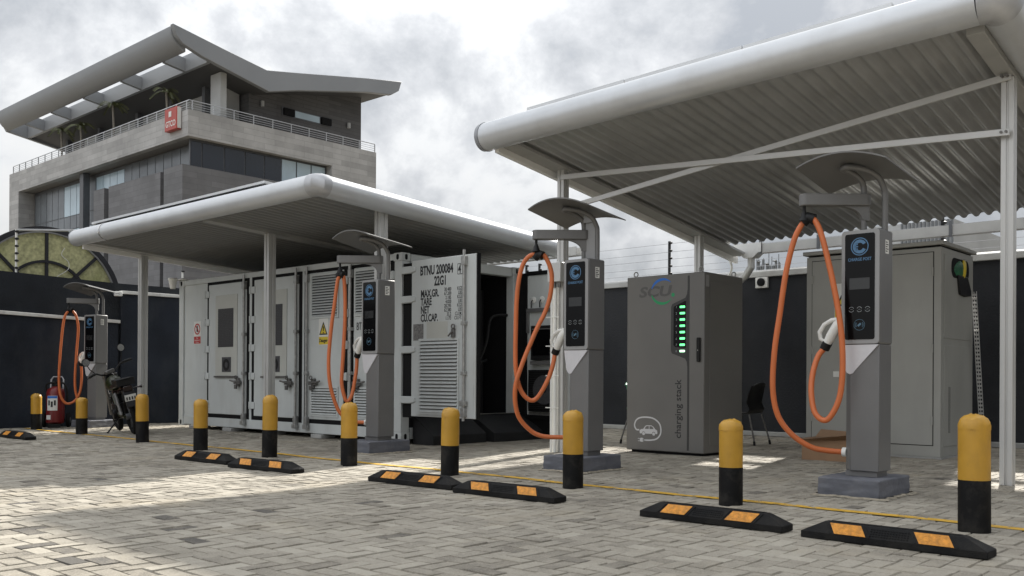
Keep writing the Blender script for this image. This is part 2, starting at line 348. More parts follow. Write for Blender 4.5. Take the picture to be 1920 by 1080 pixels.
ov = pn(1.3, 6, .65); r2 = t.nodes.new('ShaderNodeValToRGB'); t.links.new(ov, r2.inputs[0]); r2.color_ramp.elements[0].position = .54; r2.color_ramp.elements[1].position = .72
r2.color_ramp.elements[0].color = (0, 0, 0, 1); r2.color_ramp.elements[1].color = (.5, .5, .5, 1)
mx = t.nodes.new('ShaderNodeMix'); mx.data_type = 'RGBA'; t.links.new(r2.outputs[0], mx.inputs['Factor']); t.links.new(rp.outputs[0], mx.inputs['A']); mx.inputs['B'].default_value = (.36, .31, .225, 1)
st = pn(.9, 7, .62); r3 = t.nodes.new('ShaderNodeValToRGB'); t.links.new(st, r3.inputs[0]); r3.color_ramp.elements[0].position = .58; r3.color_ramp.elements[1].position = .70
r3.color_ramp.elements[0].color = (1, 1, 1, 1); r3.color_ramp.elements[1].color = (.70, .69, .67, 1)
mz = t.nodes.new('ShaderNodeMix'); mz.data_type = 'RGBA'; mz.blend_type = 'MULTIPLY'; mz.inputs['Factor'].default_value = 1; t.links.new(mx.outputs['Result'], mz.inputs['A']); t.links.new(r3.outputs[0], mz.inputs['B'])
t.links.new(mz.outputs['Result'], b.inputs['Base Color']); b.inputs['Roughness'].default_value = .85
bp = t.nodes.new('ShaderNodeBump'); bp.inputs['Strength'].default_value = .8; bp.inputs['Distance'].default_value = .006; t.links.new(fine, bp.inputs['Height']); t.links.new(bp.outputs[0], b.inputs['Normal'])
me.materials.append(pv); o = bpy.data.objects.new('paving', me); COL.objects.link(o); tag(o, kind='structure')
# worn yellow line
ym = mat('line_paint', (.56, .33, .03), .7, nv=.2, ns=20); t = ym.node_tree; b = t.nodes['Principled BSDF']
c = t.nodes.new('ShaderNodeTexCoord'); n = t.nodes.new('ShaderNodeTexNoise'); n.inputs['Scale'].default_value = 7; n.inputs['Detail'].default_value = 9; n.inputs['Roughness'].default_value = .7
t.links.new(c.outputs['Object'], n.inputs['Vector']); r = t.nodes.new('ShaderNodeValToRGB'); r.color_ramp.elements[0].position = .39; r.color_ramp.elements[1].position = .46
t.links.new(n.outputs['Fac'], r.inputs[0]); t.links.new(r.outputs[0], b.inputs['Alpha'])
l = MB()
xs = np.arange(-17.3, 2.2, .25)
for i in range(len(xs)-1):
    ya, yb = (6.455+.02*math.sin(x*1.7)+.012*math.sin(x*5.1) for x in (xs[i], xs[i+1]))
    l.add([(xs[i], ya-.05, .0062), (xs[i+1], yb-.05, .0062), (xs[i+1], yb+.05, .0062), (xs[i], ya+.05, .0062)], [(0, 1, 2, 3)])
tag(build('yellow_line', l, ym), kind='structure')

# ------------------------------------------------------------------ boundary walls
LW = thing('boundary_wall', 'dark navy rendered boundary wall on the left with low white coping behind the fire extinguisher', 'wall', (-17.65, 6, 0))
o_ = (-17.65, 6, 0)
m_wallu = mat('navy_render_faded', (.021, .024, .029), .9, spec=.2, nv=.3, ns=1.2, bump=.8, bs=30, dirt=.7, dcol=(.045, .048, .05), ds=1.0, stretch=2)
build('wall', MB(o_).prism([(-6, 3.1), (8.25, 2.69), (14.6, 2.69), (14.6, 0), (-6, 0)], 'x', -17.95, -17.66), m_wallu, LW)
build('low_wall', MB(o_).prism([(-6, 2.35), (8.24, 1.93), (8.24, 0), (-6, 0)], 'x', -17.659, -17.60), m_wall, LW)
build('coping', MB(o_).prism([(-6, 2.42), (8.27, 1.985), (8.27, 1.925), (-6, 2.35)], 'x', -17.659, -17.56), m_cope_w, LW, .006)
build('inner_wall', MB(o_).box(-17.659, -17.605, 8.30, 14.2, 0, 2.49), m_wall, LW)
build('coping', MB(o_).prism([(8.28, 2.55), (8.9, 2.552), (14.2, 2.552), (14.2, 2.49), (8.28, 2.49)], 'x', -17.659, -17.56), m_cope_w, LW, .006)
o_ = (-5, 14.3, 0)
RW = thing('rear_wall', 'charcoal rendered rear wall with pale grey coping behind the charging stack', 'wall', o_)
build('wall', MB(o_).box(-17.6, 9, 14.3, 14.55, 0, 2.61), m_wallr, RW)
build('coping', MB(o_).prism([(14.24, 2.612), (14.24, 2.70), (14.3, 2.735), (14.61, 2.735), (14.61, 2.612)], 'x', -17.6, 9), m_cope_g, RW, .006)
build('skirting', MB(o_).box(-17.6, 9, 14.20, 14.299, 0, .07), m_cope_g, RW, .006)

# ------------------------------------------------------------------ electric fences
def fence_post_bm(base, h, off):
    mb = MB(off); x, y, z = base
    mb.box(x-.022, x+.022, y-.012, y+.012, z, z+h); return mb
def insul(base, h, off, n, d):
    mb = MB(off); x, y, z = base
    for i in range(n):
        zz = z+h*(.12+.83*i/(n-1)); mb.lathe([(.012, -.022), (.036, -.012), (.036, .012), (.012, .022)], (x+d[0], y+d[1], zz), 10)
    return mb
o_ = (-9.3, 14.42, 2.735)
EF = thing('electric_fence', 'black electric fence posts with thin wires on top of the rear wall', 'fence', o_)
for x in (-12.7, -12.35, -9.28, -4.6, .2):
    hh = .66 if x > -12 else .5
    p = build('fence_post', fence_post_bm((x, 14.42, 2.735), hh, o_), m_black, EF)
    build('insulator', insul((x, 14.42, 2.735), hh, o_, 5, (.028, -.01)), m_black, p)
for z in (2.82, 2.93, 3.07, 3.20, 3.35):
    build('wire', MB(o_).tube([(-17.4, 14.41, z), (-12.5, 14.41, z-.01), (-9.25, 14.41, z), (-4.6, 14.41, z-.015), (2, 14.41, z)], .0035, 5), m_wire, EF)
for (y, z, h, n, lab) in ((6.48, 2.74, .78, 6, 'white fence post with black insulators in front of the arched window'), (9.66, 2.69, .38, 3, 'short white fence post with black insulators beside the left end of the container')):
    o_ = (-17.8, y, z)
    FP = thing('fence_post', lab, 'fence post', o_)
    build('post', fence_post_bm((-17.8, y, z), h, o_), m_white, FP); build('insulator', insul((-17.8, y, z), h, o_, n, (.022, 0)), m_black, FP)
b_ = (-17.8, 6.5, 3.5)
tag(build('lamp_arm', MB(b_).box(-17.84, -17.76, 6.5, 8.0, 3.50, 3.53, Matrix.Translation((-17.8, 6.5, 3.5)) @ Matrix.Rotation(R(6), 4, 'X') @ Matrix.Translation((17.8, -6.5, -3.5))), m_solar, None, .004, loc=b_), 'thin silver bar reaching right from the fence post over the arched window', 'bar')

# ------------------------------------------------------------------ arched window behind the left wall
o_ = (-19, 7.45, 2.33)
AW = thing('arched_window', 'half round window of mossy yellow green glass in a thick black frame', 'window', o_)
Ma = side(-19, 7.45, 2.33)
build('frame', MB(o_).ring(1.38, 1.47, .12, 0, 180, 48, Ma), m_archf, AW)
build('rim', MB(o_).ring(1.352, 1.379, .10, 0, 180, 48, Ma), m_wire, AW)
build('pane', MB(o_).add([(1.36*math.cos(R(180*i/40)), 1.36*math.sin(R(180*i/40)), 0.02) for i in range(41)]+[(1.36*math.cos(R(180*i/40)), 1.36*math.sin(R(180*i/40)), 0.04) for i in range(41)],
      [tuple(range(41))[::-1], tuple(range(41, 82))]+[(i, i+1, 42+i, 41+i) for i in range(40)], Ma), m_archg, AW)
for r in (.80, .50):
    build('inner_ring', MB(o_).ring(r-.025, r+.025, .085, 0, 180, 40, Ma), m_archf, AW)
for a in (0, 45, 90, 135, 180):
    build('glazing_bar', MB(o_).box(.0, 1.38, -.028, .028, .025, .078, Ma @ Matrix.Rotation(R(a), 4, 'Z')), m_archf, AW)
b_ = (-18.6, 7.6, 2.7)
tag(build('loose_cord', MB(b_).tube([(-18.85, 7.5, 2.72), (-18.86, 7.62, 2.85), (-18.86, 7.82, 3.0), (-18.86, 7.83, 3.15), (-18.86, 7.7, 3.28), (-18.86, 7.76, 3.42)], .006, 6, smooth=6), m_signw, loc=b_), 'thin pale cord dangling across the mossy arched window', 'cord')

# ------------------------------------------------------------------ office building
o_ = (-56, 30, 0)
OB = thing('office_building', 'large stone clad office building with a folded silver roof above a railed terrace', 'building', o_)
def bb(name, m, *bx, parent=None, bevel=0):
    mb = MB(o_)
    for q in bx: mb.box(*q)
    return build(name, mb, m, parent or OB, bevel)
XR, XL, YF, YB = -44.5, -68.3, 24.4, 36.7
bb('parapet_band', m_bstone, (XL, XR, YF, YF+.35, 13.2, 14.55), (XR-.35, XR, YF+.35, YB, 13.2, 14.55), (XL, XL+.35, YF+.35, YB, 13.2, 14.55))
bb('terrace_floor', m_slab, (XL+.35, XR-.35, YF+.35, YB, 13.22, 14.1))
bb('wall', m_bstone, (XR-.9, XR, 33.4, YB, 0, 13.199)); bb('wall', m_bstone, (XL, XL+1.6, YF, YB, 0, 13.199))
bb('core_wall', m_dstone, (XL+1.6, XR-.9, 26.4, YB-.2, 0, 13.18))
# right face strip of windows
sill = bb('window', m_mull, (XR-.62, XR-.5, YF+.4, 33.39, 9.5, 13.19))
ys = [24.8, 25.45, 26.75, 28.0, 29.2, 30.3, 31.3, 32.3, 33.3]
for i in range(8):
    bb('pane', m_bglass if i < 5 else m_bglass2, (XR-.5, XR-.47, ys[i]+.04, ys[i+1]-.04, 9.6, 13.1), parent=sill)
bb('stone_block', m_dstone, (XR-2.0, XR-.08, YF-.25, 32.4, 0, 11.72))
bb('stone_screen', m_dstone, (-53.4, -47.35, YF+.0, YF+.5, 0, 11.75))
bb('stone_fin', m_dstone, (-55.1, -53.75, YF-.1, YF+.9, 0, 11.72))
bb('recess', m_dark, (-47.35, XR-2.0, YF+.55, YF+.75, 0, 12.0), (-53.75, -53.4, YF+.55, YF+.75, 0, 12.0))
# left face glazing
gz = bb('glazing', m_mull, (-66.6, XR-.62, YF+1.0, YF+1.1, 0, 13.19))
xs_ = np.linspace(-66.4, XR-.7, 24)
for i in range(23):
    xc = (xs_[i]+xs_[i+1])/2
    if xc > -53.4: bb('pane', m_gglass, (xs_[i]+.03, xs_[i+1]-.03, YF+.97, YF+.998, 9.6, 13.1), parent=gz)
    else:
        sky_pane = -62.2 < xc < -58 or xc > -57.4
        bb('pane', m_bglass2 if sky_pane else m_gglass, (xs_[i]+.03, xs_[i+1]-.03, YF+.97, YF+.998, 11.05, 12.95), parent=gz)
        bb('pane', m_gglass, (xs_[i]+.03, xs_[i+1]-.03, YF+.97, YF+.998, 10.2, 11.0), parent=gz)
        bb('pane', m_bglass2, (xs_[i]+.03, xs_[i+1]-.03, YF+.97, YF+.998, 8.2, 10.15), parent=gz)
bb('column', m_mull, (-57.95, -57.45, YF+.3, YF+.7, 0, 13.19))
# roof: folded profile, skylight strip, eave
RXL, RXR = -67.6, -44.0
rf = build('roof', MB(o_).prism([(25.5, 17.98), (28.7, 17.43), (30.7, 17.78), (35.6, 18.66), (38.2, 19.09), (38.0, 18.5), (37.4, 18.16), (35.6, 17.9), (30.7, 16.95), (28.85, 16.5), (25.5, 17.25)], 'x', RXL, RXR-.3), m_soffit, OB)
build('fascia', MB(o_).prism([(23.28, 18.48), (26.1, 17.95), (28.7, 17.48), (30.7, 17.82), (35.6, 18.7), (38.28, 19.12), (38.05, 18.5), (37.45, 18.12), (35.6, 17.86), (30.7, 16.83), (28.85, 16.34), (24.9, 17.24), (23.8, 17.62), (23.45, 17.95)], 'x', RXR-.299, RXR), m_broof, rf, .03)
build('eave', MB(o_).prism([(23.3, 18.44), (23.33, 18.1), (23.45, 17.8), (23.65, 17.55), (24.0, 17.33), (24.15, 17.32), (24.15, 18.25)], 'x', RXL, RXR-.3), m_broof, rf, .05)
build('inner_beam', MB(o_).box(RXL, RXR-.31, 25.3, 25.5, 17.1, 17.95), m_broof, rf)
for x in (-46.6, -51.4, -56.2, -60.8, -64.9):
    build('roof_rib', MB(o_).prism([(24.15, 17.3), (25.3, 17.12), (25.3, 17.8), (24.15, 18.0)], 'x', x-.12, x+.12), m_broof, rf)
build('end_fascia', MB(o_).prism([(23.3, 18.44), (28.7, 17.45), (38.2, 19.1), (37.4, 18.16), (28.85, 16.45), (24.0, 17.3)], 'x', RXL-.25, RXL-.001), m_broof, rf)
for x, yy, w_ in ((-45.3, 26.4, 1.0), (-47.6, 27, .3), (-51.3, 27, .3), (-55.4, 27, .3), (-60.6, 27, .3), (-65.4, 27, .3)):
    bb('column', m_far if w_ > .5 else m_mull, (x-w_/2, x+w_/2, yy, yy+.35, 14.1, 17.0))
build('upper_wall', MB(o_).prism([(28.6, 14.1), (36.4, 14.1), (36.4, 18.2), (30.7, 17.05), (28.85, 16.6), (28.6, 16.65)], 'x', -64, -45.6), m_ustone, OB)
bb('lobby_wall', m_far, (-64, -46.4, 27.6, 28.5, 14.1, 16.9))
sw = bb('window', m_mull, (-45.6, -45.57, 30.7, 34.2, 15.75, 16.25))
bb('pane', m_bglass2, (-45.57, -45.55, 31.6, 33.3, 15.82, 16.18), parent=sw); bb('sash', m_dark, (-45.57, -45.45, 30.8, 31.5, 15.8, 16.2), (-45.57, -45.45, 33.4, 34.1, 15.8, 16.2), parent=sw)
for y in (29.4, 35.4):
    build('wall_lamp', MB(o_).cyl((-45.5, y, 15.95), (-45.5, y, 16.25), .1, 10), m_far, OB)
rl = bb('railing', m_rail, (XL+.3, XR-.1, YF+.12, YF+.16, 15.05, 15.09))
bb('rail', m_rail, (XR-.16, XR-.12, YF+.12, YB, 15.05, 15.09), parent=rl)
for z in (14.68, 14.8, 14.92):
    bb('rail', m_rail, (XL+.3, XR-.1, YF+.13, YF+.15, z, z+.02), (XR-.15, XR-.13, YF+.12, YB, z, z+.02), parent=rl)
for x in np.arange(XL+.3, XR-.2, 1.05): bb('railing_post', m_rail, (x-.02, x+.02, YF+.115, YF+.165, 14.551, 15.05), parent=rl)
for y in np.arange(YF+.3, YB, 1.2): bb('railing_post', m_rail, (XR-.165, XR-.115, y-.02, y+.02, 14.551, 15.05), parent=rl)
b_ = (-45.75, 24.2, 14.2)
SG = thing('building_sign', 'red illuminated box sign with white letters on the corner of the terrace parapet', 'sign', b_)
build('box', MB(b_).box(-46.4, -45.15, 24.12, 24.39, 13.62, 14.78), m_redsign, SG, .03)
build('edge_panel', MB(b_).box(-45.149, -45.12, 24.16, 24.36, 13.66, 14.74), m_signw, SG)
build('lettering', MB(b_).text('GTCO', .42, front(-46.28, 24.118, 13.82), .85, th=.006, bold=.008).box(-45.95, -45.68, 24.105, 24.117, 14.32, 14.6), m_signw, SG)
def palm(i, x, zt, lab):
    z0 = 14.1; b_ = (x, 25.35, z0); P = thing('palm_tree', lab, 'palm tree', b_, group='potted palms along the office terrace')
    build('trunk', MB(b_).tube([(x, 25.35, z0), (x+.05, 25.35, (z0+zt)/2), (x-.12*(-1)**i, 25.35, zt)], [.09, .07, .06], 8, smooth=4) if False else MB(b_).tube([(x, 25.35, z0), (x+.06, 25.35, (z0+zt)/2), (x-.1, 25.35, zt)], [.09, .07, .06], 8), m_palmt, P)
    mb = MB(b_)
    for k in range(9):
        a = 2*math.pi*k/9+random.uniform(-.2, .2); L = random.uniform(.65, .95); el = random.uniform(.1, .9)
        prev = None
        for j in range(15):
            s = j/14; h = L*s*math.cos(el*.6); zz = zt+L*(math.sin(el)*s-.85*s*s)
            c = Vector((x-.1+math.cos(a)*h, 25.35+math.sin(a)*h, zz))
            if prev is not None:
                for sd in (-1, 1):
                    q = Vector((-math.sin(a), math.cos(a), -.5))*.24*sd*(1-s*.5)+Vector((math.cos(a), math.sin(a), 0))*.12
                    mb.add([prev, c, prev.lerp(c, .6)+q], [(0, 1, 2)])
            prev = c
    build('crown', mb, m_palm, P)
palm(0, -62.2, 16.75, 'leftmost potted palm on the terrace under the silver roof'); palm(1, -59.3, 16.5, 'second potted palm from the left on the terrace with drooping fronds')
palm(0, -54.9, 16.95, 'tallest potted palm standing mid terrace under the roof'); palm(1, -48.5, 16.45, 'potted palm on the terrace nearest the red sign')

# ------------------------------------------------------------------ far things on the right
b_ = (-8.2, 25, 0)
FB = thing('far_building', 'distant pale ribbed building seen above the rear wall behind the cabinet', 'building', b_)
build('wall', MB(b_).box(-10.4, -7.7, 25, 30, 0, 5.0), m_far, FB)
mb = MB(b_)
for i in range(14): mb.box(-9.0+i*.095, -8.955+i*.095, 24.96, 24.999, 3.0, 5.0)
build('cladding', mb, m_tower, FB)
mb = MB(b_)
for i in range(22): mb.box(-10.3+i*.055, -10.3+i*.055+random.uniform(.02, .045), 24.97, 24.999, 4.28, 4.28+random.uniform(.06, .14))
build('blurred_sign', mb, m_ink, FB)
b_ = (-30.7, 60, 0)
AT = thing('antenna_mast', 'distant cluster of telecom antennas rising above the rear wall', 'antenna mast', b_)
mb = MB(b_); an = MB(b_)
for i in range(16):
    x = -31.5+i*.115+random.uniform(-.05, .05); h = 9.0+random.uniform(-.3, 1.1)*(1-abs(i-8)/12)
    mb.box(x-.02, x+.02, 60, 60.04, 0, h)
    if i % 2: an.box(x-.06, x+.06, 59.9, 60.05, h-.75, h-.1)
    if i % 5 == 2: an.lathe([(.01, -.05), (.16, -.02), (.16, .02), (.01, .05)], (x, 59.9, h-.1), 10)
build('pole', mb, m_tower, AT); build('antenna', an, m_tower, AT)

# ------------------------------------------------------------------ canopies
def sheet(off, x0, x1, y0, y1, zf, pitch=.152, amp=.024, th=.004):
    nx = int((x1-x0)/pitch*10); mb = MB(off); ys = np.linspace(y0, y1, 4); vs, fs = [], []
    for j, y in enumerate(ys):
        for i in range(nx+1):
            x = x0+(x1-x0)*i/nx; vs.append((x, y, zf(x, y)+amp*math.tanh(1.7*math.sin(2*math.pi*(x-x0)/pitch))))
    n = nx+1
    fs = [(j*n+i, j*n+i+1, (j+1)*n+i+1, (j+1)*n+i) for j in range(3) for i in range(nx)]
    return mb.add(vs+[(v[0], v[1], v[2]+th) for v in vs], [f[::-1] for f in fs]+[tuple(k+len(vs) for k in f) for f in fs]
        +[(i, i+1, len(vs)+i+1, len(vs)+i) for i in range(nx)]+[(3*n+i+1, 3*n+i, len(vs)+3*n+i, len(vs)+3*n+i+1) for i in range(nx)])
def hpost(mb, x, y, z0, z1, s=.1):
    a = s/2; q = s*.17
    mb.prism([(x-a, y-a), (x-q*.5, y-a), (x-q*.5, y-a+.012), (x+q*.5, y-a+.012), (x+q*.5, y-a), (x+a, y-a), (x+a, y-q*.5), (x+a-.012, y-q*.5), (x+a-.012, y+q*.5), (x+a, y+q*.5), (x+a, y+a), (x-a, y+a)], 'z', z0, z1)
    return mb
def gutter_prof(y, z): return [(y, z), (y, z-.14), (y+.15, z-.14), (y+.15, z), (y+.14, z), (y+.14, z-.13), (y+.01, z-.13), (y+.01, z)]
# right canopy
o_ = (-4.9, 10.8, 0)
RC = thing('canopy', 'tall silver canopy over the charging stack with crossed flat braces', 'canopy', o_)
RX0, RX1, RY0, RY1 = -7.72, -2.17, 8.05, 13.55
zr = lambda x, y: 3.775+(x-RX0)/(RX1-RX0)*(.155-.075*(y-RY0)/(RY1-RY0))-.1355*(y-RY0)
build('roof_sheet', sheet(o_, RX0+.02, RX1-.02, RY0+.1, 13.2, lambda x, y: zr(x, y)-.045), m_sheet, RC)
build('front_tube', MB(o_).tube([(RX0, RY0, zr(RX0, RY0)), (RX1-.12, RY0, zr(RX1-.12, RY0))], .165, 36), m_alu, RC)
build('tube_cap', MB(o_).tube([(RX0-.10, RY0, zr(RX0, RY0)), (RX0-.095, RY0, zr(RX0, RY0)), (RX0-.06, RY0, zr(RX0, RY0)), (RX0-.001, RY0, zr(RX0, RY0))], [.06, .12, .163, .172], 36), m_cap, RC)
build('corner_cap', MB(o_).tube([(RX1-.13, RY0, zr(RX1-.12, RY0)), (RX1-.05, RY0+.01, zr(RX1, RY0)), (RX1-.005, RY0+.05, zr(RX1, RY0)), (RX1, RY0+.13, zr(RX1, RY0+.13))], .17, 36), m_capl, RC)
build('side_tube', MB(o_).tube([(RX1, RY0+.12, zr(RX1, RY0+.12)), (RX1, RY1, zr(RX1, RY1))], .165, 36), m_alu, RC)
def ybeam(off, x0, x1, y0, y1, zf, top, bot):
    return MB(off).prism([(y0, zf(y0)+top), (y1, zf(y1)+top), (y1, zf(y1)+bot), (y0, zf(y0)+bot)], 'x', x0, x1)
zl = lambda y: zr(RX0, y)
build('edge_beam', ybeam(o_, -7.66, -7.60, 8.12, 13.85, zl, -.07, -.175), m_flange, RC, .004)
build('rafter', ybeam(o_, -7.595, -7.36, 8.2, 13.7, zl, -.065, -.10), m_beam, RC)
build('rafter', ybeam(o_, -2.44, -2.30, 8.2, 13.6, lambda y: zr(-2.37, y), -.07, -.16), m_beam, RC, .004)
for y in (9.15,):
    pass
for (x, y, d) in ((-7.47, 9.17, -.10), (-2.355, 9.13, -.16), (-7.47, 12.42, -.10), (-2.355, 12.4, -.16)):
    build('post', hpost(MB(o_), x, y, 0, zr(x, y)+d-.002, .105), m_steel, RC, .003)
def flatbar(off, p0, p1, w_=.045, th=.03):
    p0, p1 = Vector(p0), Vector(p1); d = (p1-p0).normalized(); up = Vector((0, 1, 0)).cross(d); mb = MB(off); vs = []
    for p in (p0, p1):
        for sy in (0, th):
            for su in (-1, 1): vs.append(p+up*su*w_*.5+Vector((0, sy, 0)))
    return mb.add(vs, [(0, 1, 3, 2), (4, 6, 7, 5), (0, 4, 5, 1), (2, 3, 7, 6), (0, 2, 6, 4), (1, 5, 7, 3)])
build('brace', flatbar(o_, (-2.32, 9.045, 3.60), (-7.50, 9.085, 3.02), .06), m_steel, RC, .003)
build('brace', flatbar(o_, (-2.32, 9.005, 3.10), (-7.42, 9.05, 3.42), .06), m_steel, RC, .003)
bm_ = MB(o_)
for z in (3.60, 3.105): bm_.cyl((-2.345, 8.99, z), (-2.345, 9.05, z), .012, 8).cyl((-2.385, 8.99, z), (-2.385, 9.05, z), .012, 8)
build('bolt', bm_, m_zincd, RC)
for (xa, xb) in ((-7.36, -5.97), (-5.95, -4.56), (-4.54, -3.10)):
    za = zr(xa, 8.35)+.33; zb_ = zr(xb, 8.35)+.335; mb = MB(o_); s = -.11
    vs = [(x, y, zz+s*(y-8.35)+dz) for dz in (0, .045) for (x, zz, y) in ((xa, za, 8.35), (xb, zb_, 8.35), (xb, zb_, 10.6), (xa, za, 10.6))]
    sp = build('solar_panel', mb.add(vs, [(0, 3, 2, 1), (4, 5, 6, 7), (0, 1, 5, 4), (1, 2, 6, 5), (2, 3, 7, 6), (3, 0, 4, 7)]), m_solar, RC)
    build('panel_rail', MB(o_).box(xa+.1, xb-.1, 8.6, 8.64, zr(xb, 8.6)+.02, za+s*.25-.02).box(xa+.1, xb-.1, 8.42, 8.46, za-.06, za-.008), m_dark, sp)
gt = build('gutter', MB(o_).prism(gutter_prof(13.66, 3.065), 'x', -7.55, -1.8), m_beam, RC)
mb = MB(o_)
for x in np.arange(-7.1, -2, .95): mb.box(x-.02, x+.02, 13.64, 13.659, 2.90, 3.12)
build('bracket', mb, m_mull, gt)
dp = build('downpipe', MB(o_).prism([(-7.56, 3.09), (-7.56, 2.92), (-7.44, 2.92), (-7.38, 2.86), (-7.22, 2.86), (-7.14, 2.93), (-7.08, 2.94), (-7.08, 3.09)], 'y', 13.63, 13.83).tube([(-7.3, 13.73, 2.9), (-7.3, 13.73, 2.72), (-7.42, 13.78, 2.6), (-7.95, 14.05, 2.35), (-8.0, 14.1, 2.2), (-8.0, 14.1, .05)], .06, 12), m_steel, RC)
build('drain_hose', MB(o_).tube([(-7.72, 13.7, 3.0), (-7.70, 13.72, 2.9), (-7.66, 13.75, 2.75), (-7.74, 13.8, 2.62), (-7.95, 13.9, 2.5)], .02, 8, smooth=5), m_white, RC)
jb = build('junction_box', MB(o_).box(-7.58, -7.37, 9.0, 9.11, 2.12, 2.36), m_steel, RC, .006)
build('cable_gland', MB(o_).cyl((-7.5, 9.05, 2.12), (-7.5, 9.05, 2.05), .02, 8).cyl((-7.45, 9.05, 2.12), (-7.45, 9.05, 2.06), .02, 8).cyl((-7.42, 9.05, 2.12), (-7.42, 9.05, 2.05), .018, 8), m_zincd, jb)
for x in (-7.555, -7.50):
    build('conduit', MB(o_).cyl((x, 9.07, 0), (x, 9.07, 2.12), .021, 10), m_white, RC)
mb = MB(o_)
for z in (.55, .95, 1.32, 1.68): mb.box(-7.635, -7.42, 9.043, 9.047, z, z+.012)
build('cable_tie', mb, m_signw, RC)

# left canopy
o_ = (-12.8, 9, 0)
LC = thing('canopy', 'long low silver canopy above the white shipping container', 'canopy', o_)
LX0, LX1, LY0, LY1 = -16.17, -9.4, 6.85, 11.6
zq = lambda y: 3.25-.0642*(y-LY0)
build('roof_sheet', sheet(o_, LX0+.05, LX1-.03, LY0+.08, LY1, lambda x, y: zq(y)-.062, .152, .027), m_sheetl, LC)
build('front_tube', MB(o_).cyl((LX0, LY0, zq(LY0)), (-15.05, LY0, zq(LY0)), .135, 36).cyl((-15.03, LY0, zq(LY0)), (LX1-.1, LY0, zq(LY0)), .135, 36), m_alu, LC)
build('joint_band', MB(o_).cyl((-15.055, LY0, zq(LY0)), (-15.025, LY0, zq(LY0)), .143, 36), m_chrome, LC)
build('tube_cap', MB(o_).tube([(LX0-.08, LY0, zq(LY0)), (LX0-.07, LY0, zq(LY0)), (LX0-.03, LY0, zq(LY0)), (LX0-.001, LY0, zq(LY0))], [.06, .11, .135, .14], 36), m_cap, LC)
build('corner_cap', MB(o_).tube([(LX1-.11, LY0, zq(LY0)), (LX1-.03, LY0+.01, zq(LY0)), (LX1-.003, LY0+.04, zq(LY0)), (LX1, LY0+.12, zq(LY0+.1))], .14, 36), m_capl, LC)
build('side_tube', MB(o_).tube([(LX1, LY0+.1, zq(LY0+.1)), (LX1, LY1-.2, zq(LY1-.2))], .135, 36), m_alu, LC)
build('edge_beam', ybeam(o_, -16.08, -16.02, 6.9, 11.7, zq, -.06, -.185), m_flange, LC, .004)
build('rafter', ybeam(o_, -16.015, -15.8, 6.95, 11.6, zq, -.075, -.11), m_beam, LC)
build('rafter', ybeam(o_, -12.25, -12.05, 6.95, 11.6, zq, -.07, -.13), m_beam, LC)
for (x, y) in ((-16.13+.1, 7.95), (-12.08, 7.95), (-9.53, 7.95)):
    build('post', hpost(MB(o_), x, y, 0, zq(y)-(.135 if x < -10 else .07), .125), m_steel, LC, .003)
build('solar_panel', MB(o_).prism([(6.98, 3.47), (9.4, 3.33), (9.4, 3.365), (6.98, 3.505)], 'x', -15.9, -10.75), m_solar, LC)
build('panel_rail', MB(o_).box(-15.85, -10.8, 7.02, 7.06, 3.40, 3.468).box(-15.85, -10.8, 7.2, 7.24, 3.2, 3.45), m_dark, LC)
gt = build('gutter', MB(o_).prism(gutter_prof(11.75, 3.02), 'x', -16, -9.3), m_beam, LC)
build('downpipe', MB(o_).box(-9.72, -9.60, 11.78, 11.9, 0, 2.9), m_steel, LC)

# ------------------------------------------------------------------ shipping container
cx, cy, zb, CL, CW, CH = -9.784, 8.53, .05, 6.058, 2.438, 2.591
o_ = (cx, cy, 0)
SC = thing('shipping_container', 'pale grey shipping container with its end doors swung open under the low canopy', 'container', o_)
def cl(): return MB((0, 0, 0))     # local coordinates: x from -6.058 to 0, y from 0 to 2.438
z0, z1 = zb, zb+CH
fr = cl()
for x in (-CL, -.16):
    for y in (0.003, CW-.15): fr.box(x+.003, x+.157, y, y+.147, z0+.118, z1-.118)
fr.box(-CL+.162, -.162, .012, .13, z0+.02, z0+.17).box(-CL+.162, -.162, .012, .10, z1-.10, z1-.01)
fr.box(-CL+.162, -.162, CW-.13, CW-.012, z0+.02, z0+.17).box(-CL+.162, -.162, CW-.10, CW-.012, z1-.10, z1-.01)
fr.box(-.14, -.012, .18, CW-.18, z1-.15, z1-.01).box(-.14, -.012, .18, CW-.18, z0+.02, z0+.17)
fr.box(-CL+.012, -CL+.14, .18, CW-.18, z1-.11, z1-.01)
build('frame', fr, m_cont, SC, .008)
for x in (-CL, -.178):
    for y in (0, CW-.162):
        for z in (z0, z1-.118):
            cc = build('corner_casting', cl().box(x, x+.178, y, y+.162, z, z+.118), m_cont, SC, .01)
            mb = cl()
            if y == 0: mb.prism([(a+x+.089, c_+z+.059) for a, c_ in rbox(-.026, .026, -.04, .04, .025)], 'y', -.002, .001)
            if x > -1: mb.prism([(a+y+.081, c_+z+.059) for a, c_ in rbox(-.024, .024, -.04, .04, .023)], 'x', x+.177, x+.180)
            if mb.v: build('casting_hole', mb, m_dark, cc)
build('roof_panel', cl().box(-CL+.16, -.16, .10, CW-.1, z1-.05, z1-.03), m_cont, SC)
build('rear_side_wall', cl().box(-CL+.16, -.16, CW-.06, CW-.03, z0+.17, z1-.1), m_cont, SC)
build('end_wall', cl().box(-CL+.04, -CL+.07, .15, CW-.15, z0+.1, z1-.1), m_cont, SC)
build('floor', cl().box(-CL+.1, -.145, .11, CW-.13, z0+.15, z0+.31), m_rack, SC)
build('side_wall', cl().prism([(-5.9, .03), (-5.79, .03), (-5.75, .045), (-5.20, .045), (-5.16, .03), (-5.10, .03), (-5.10, .09), (-5.9, .09)], 'z', z0+.17, z1-.10), m_cont, SC)
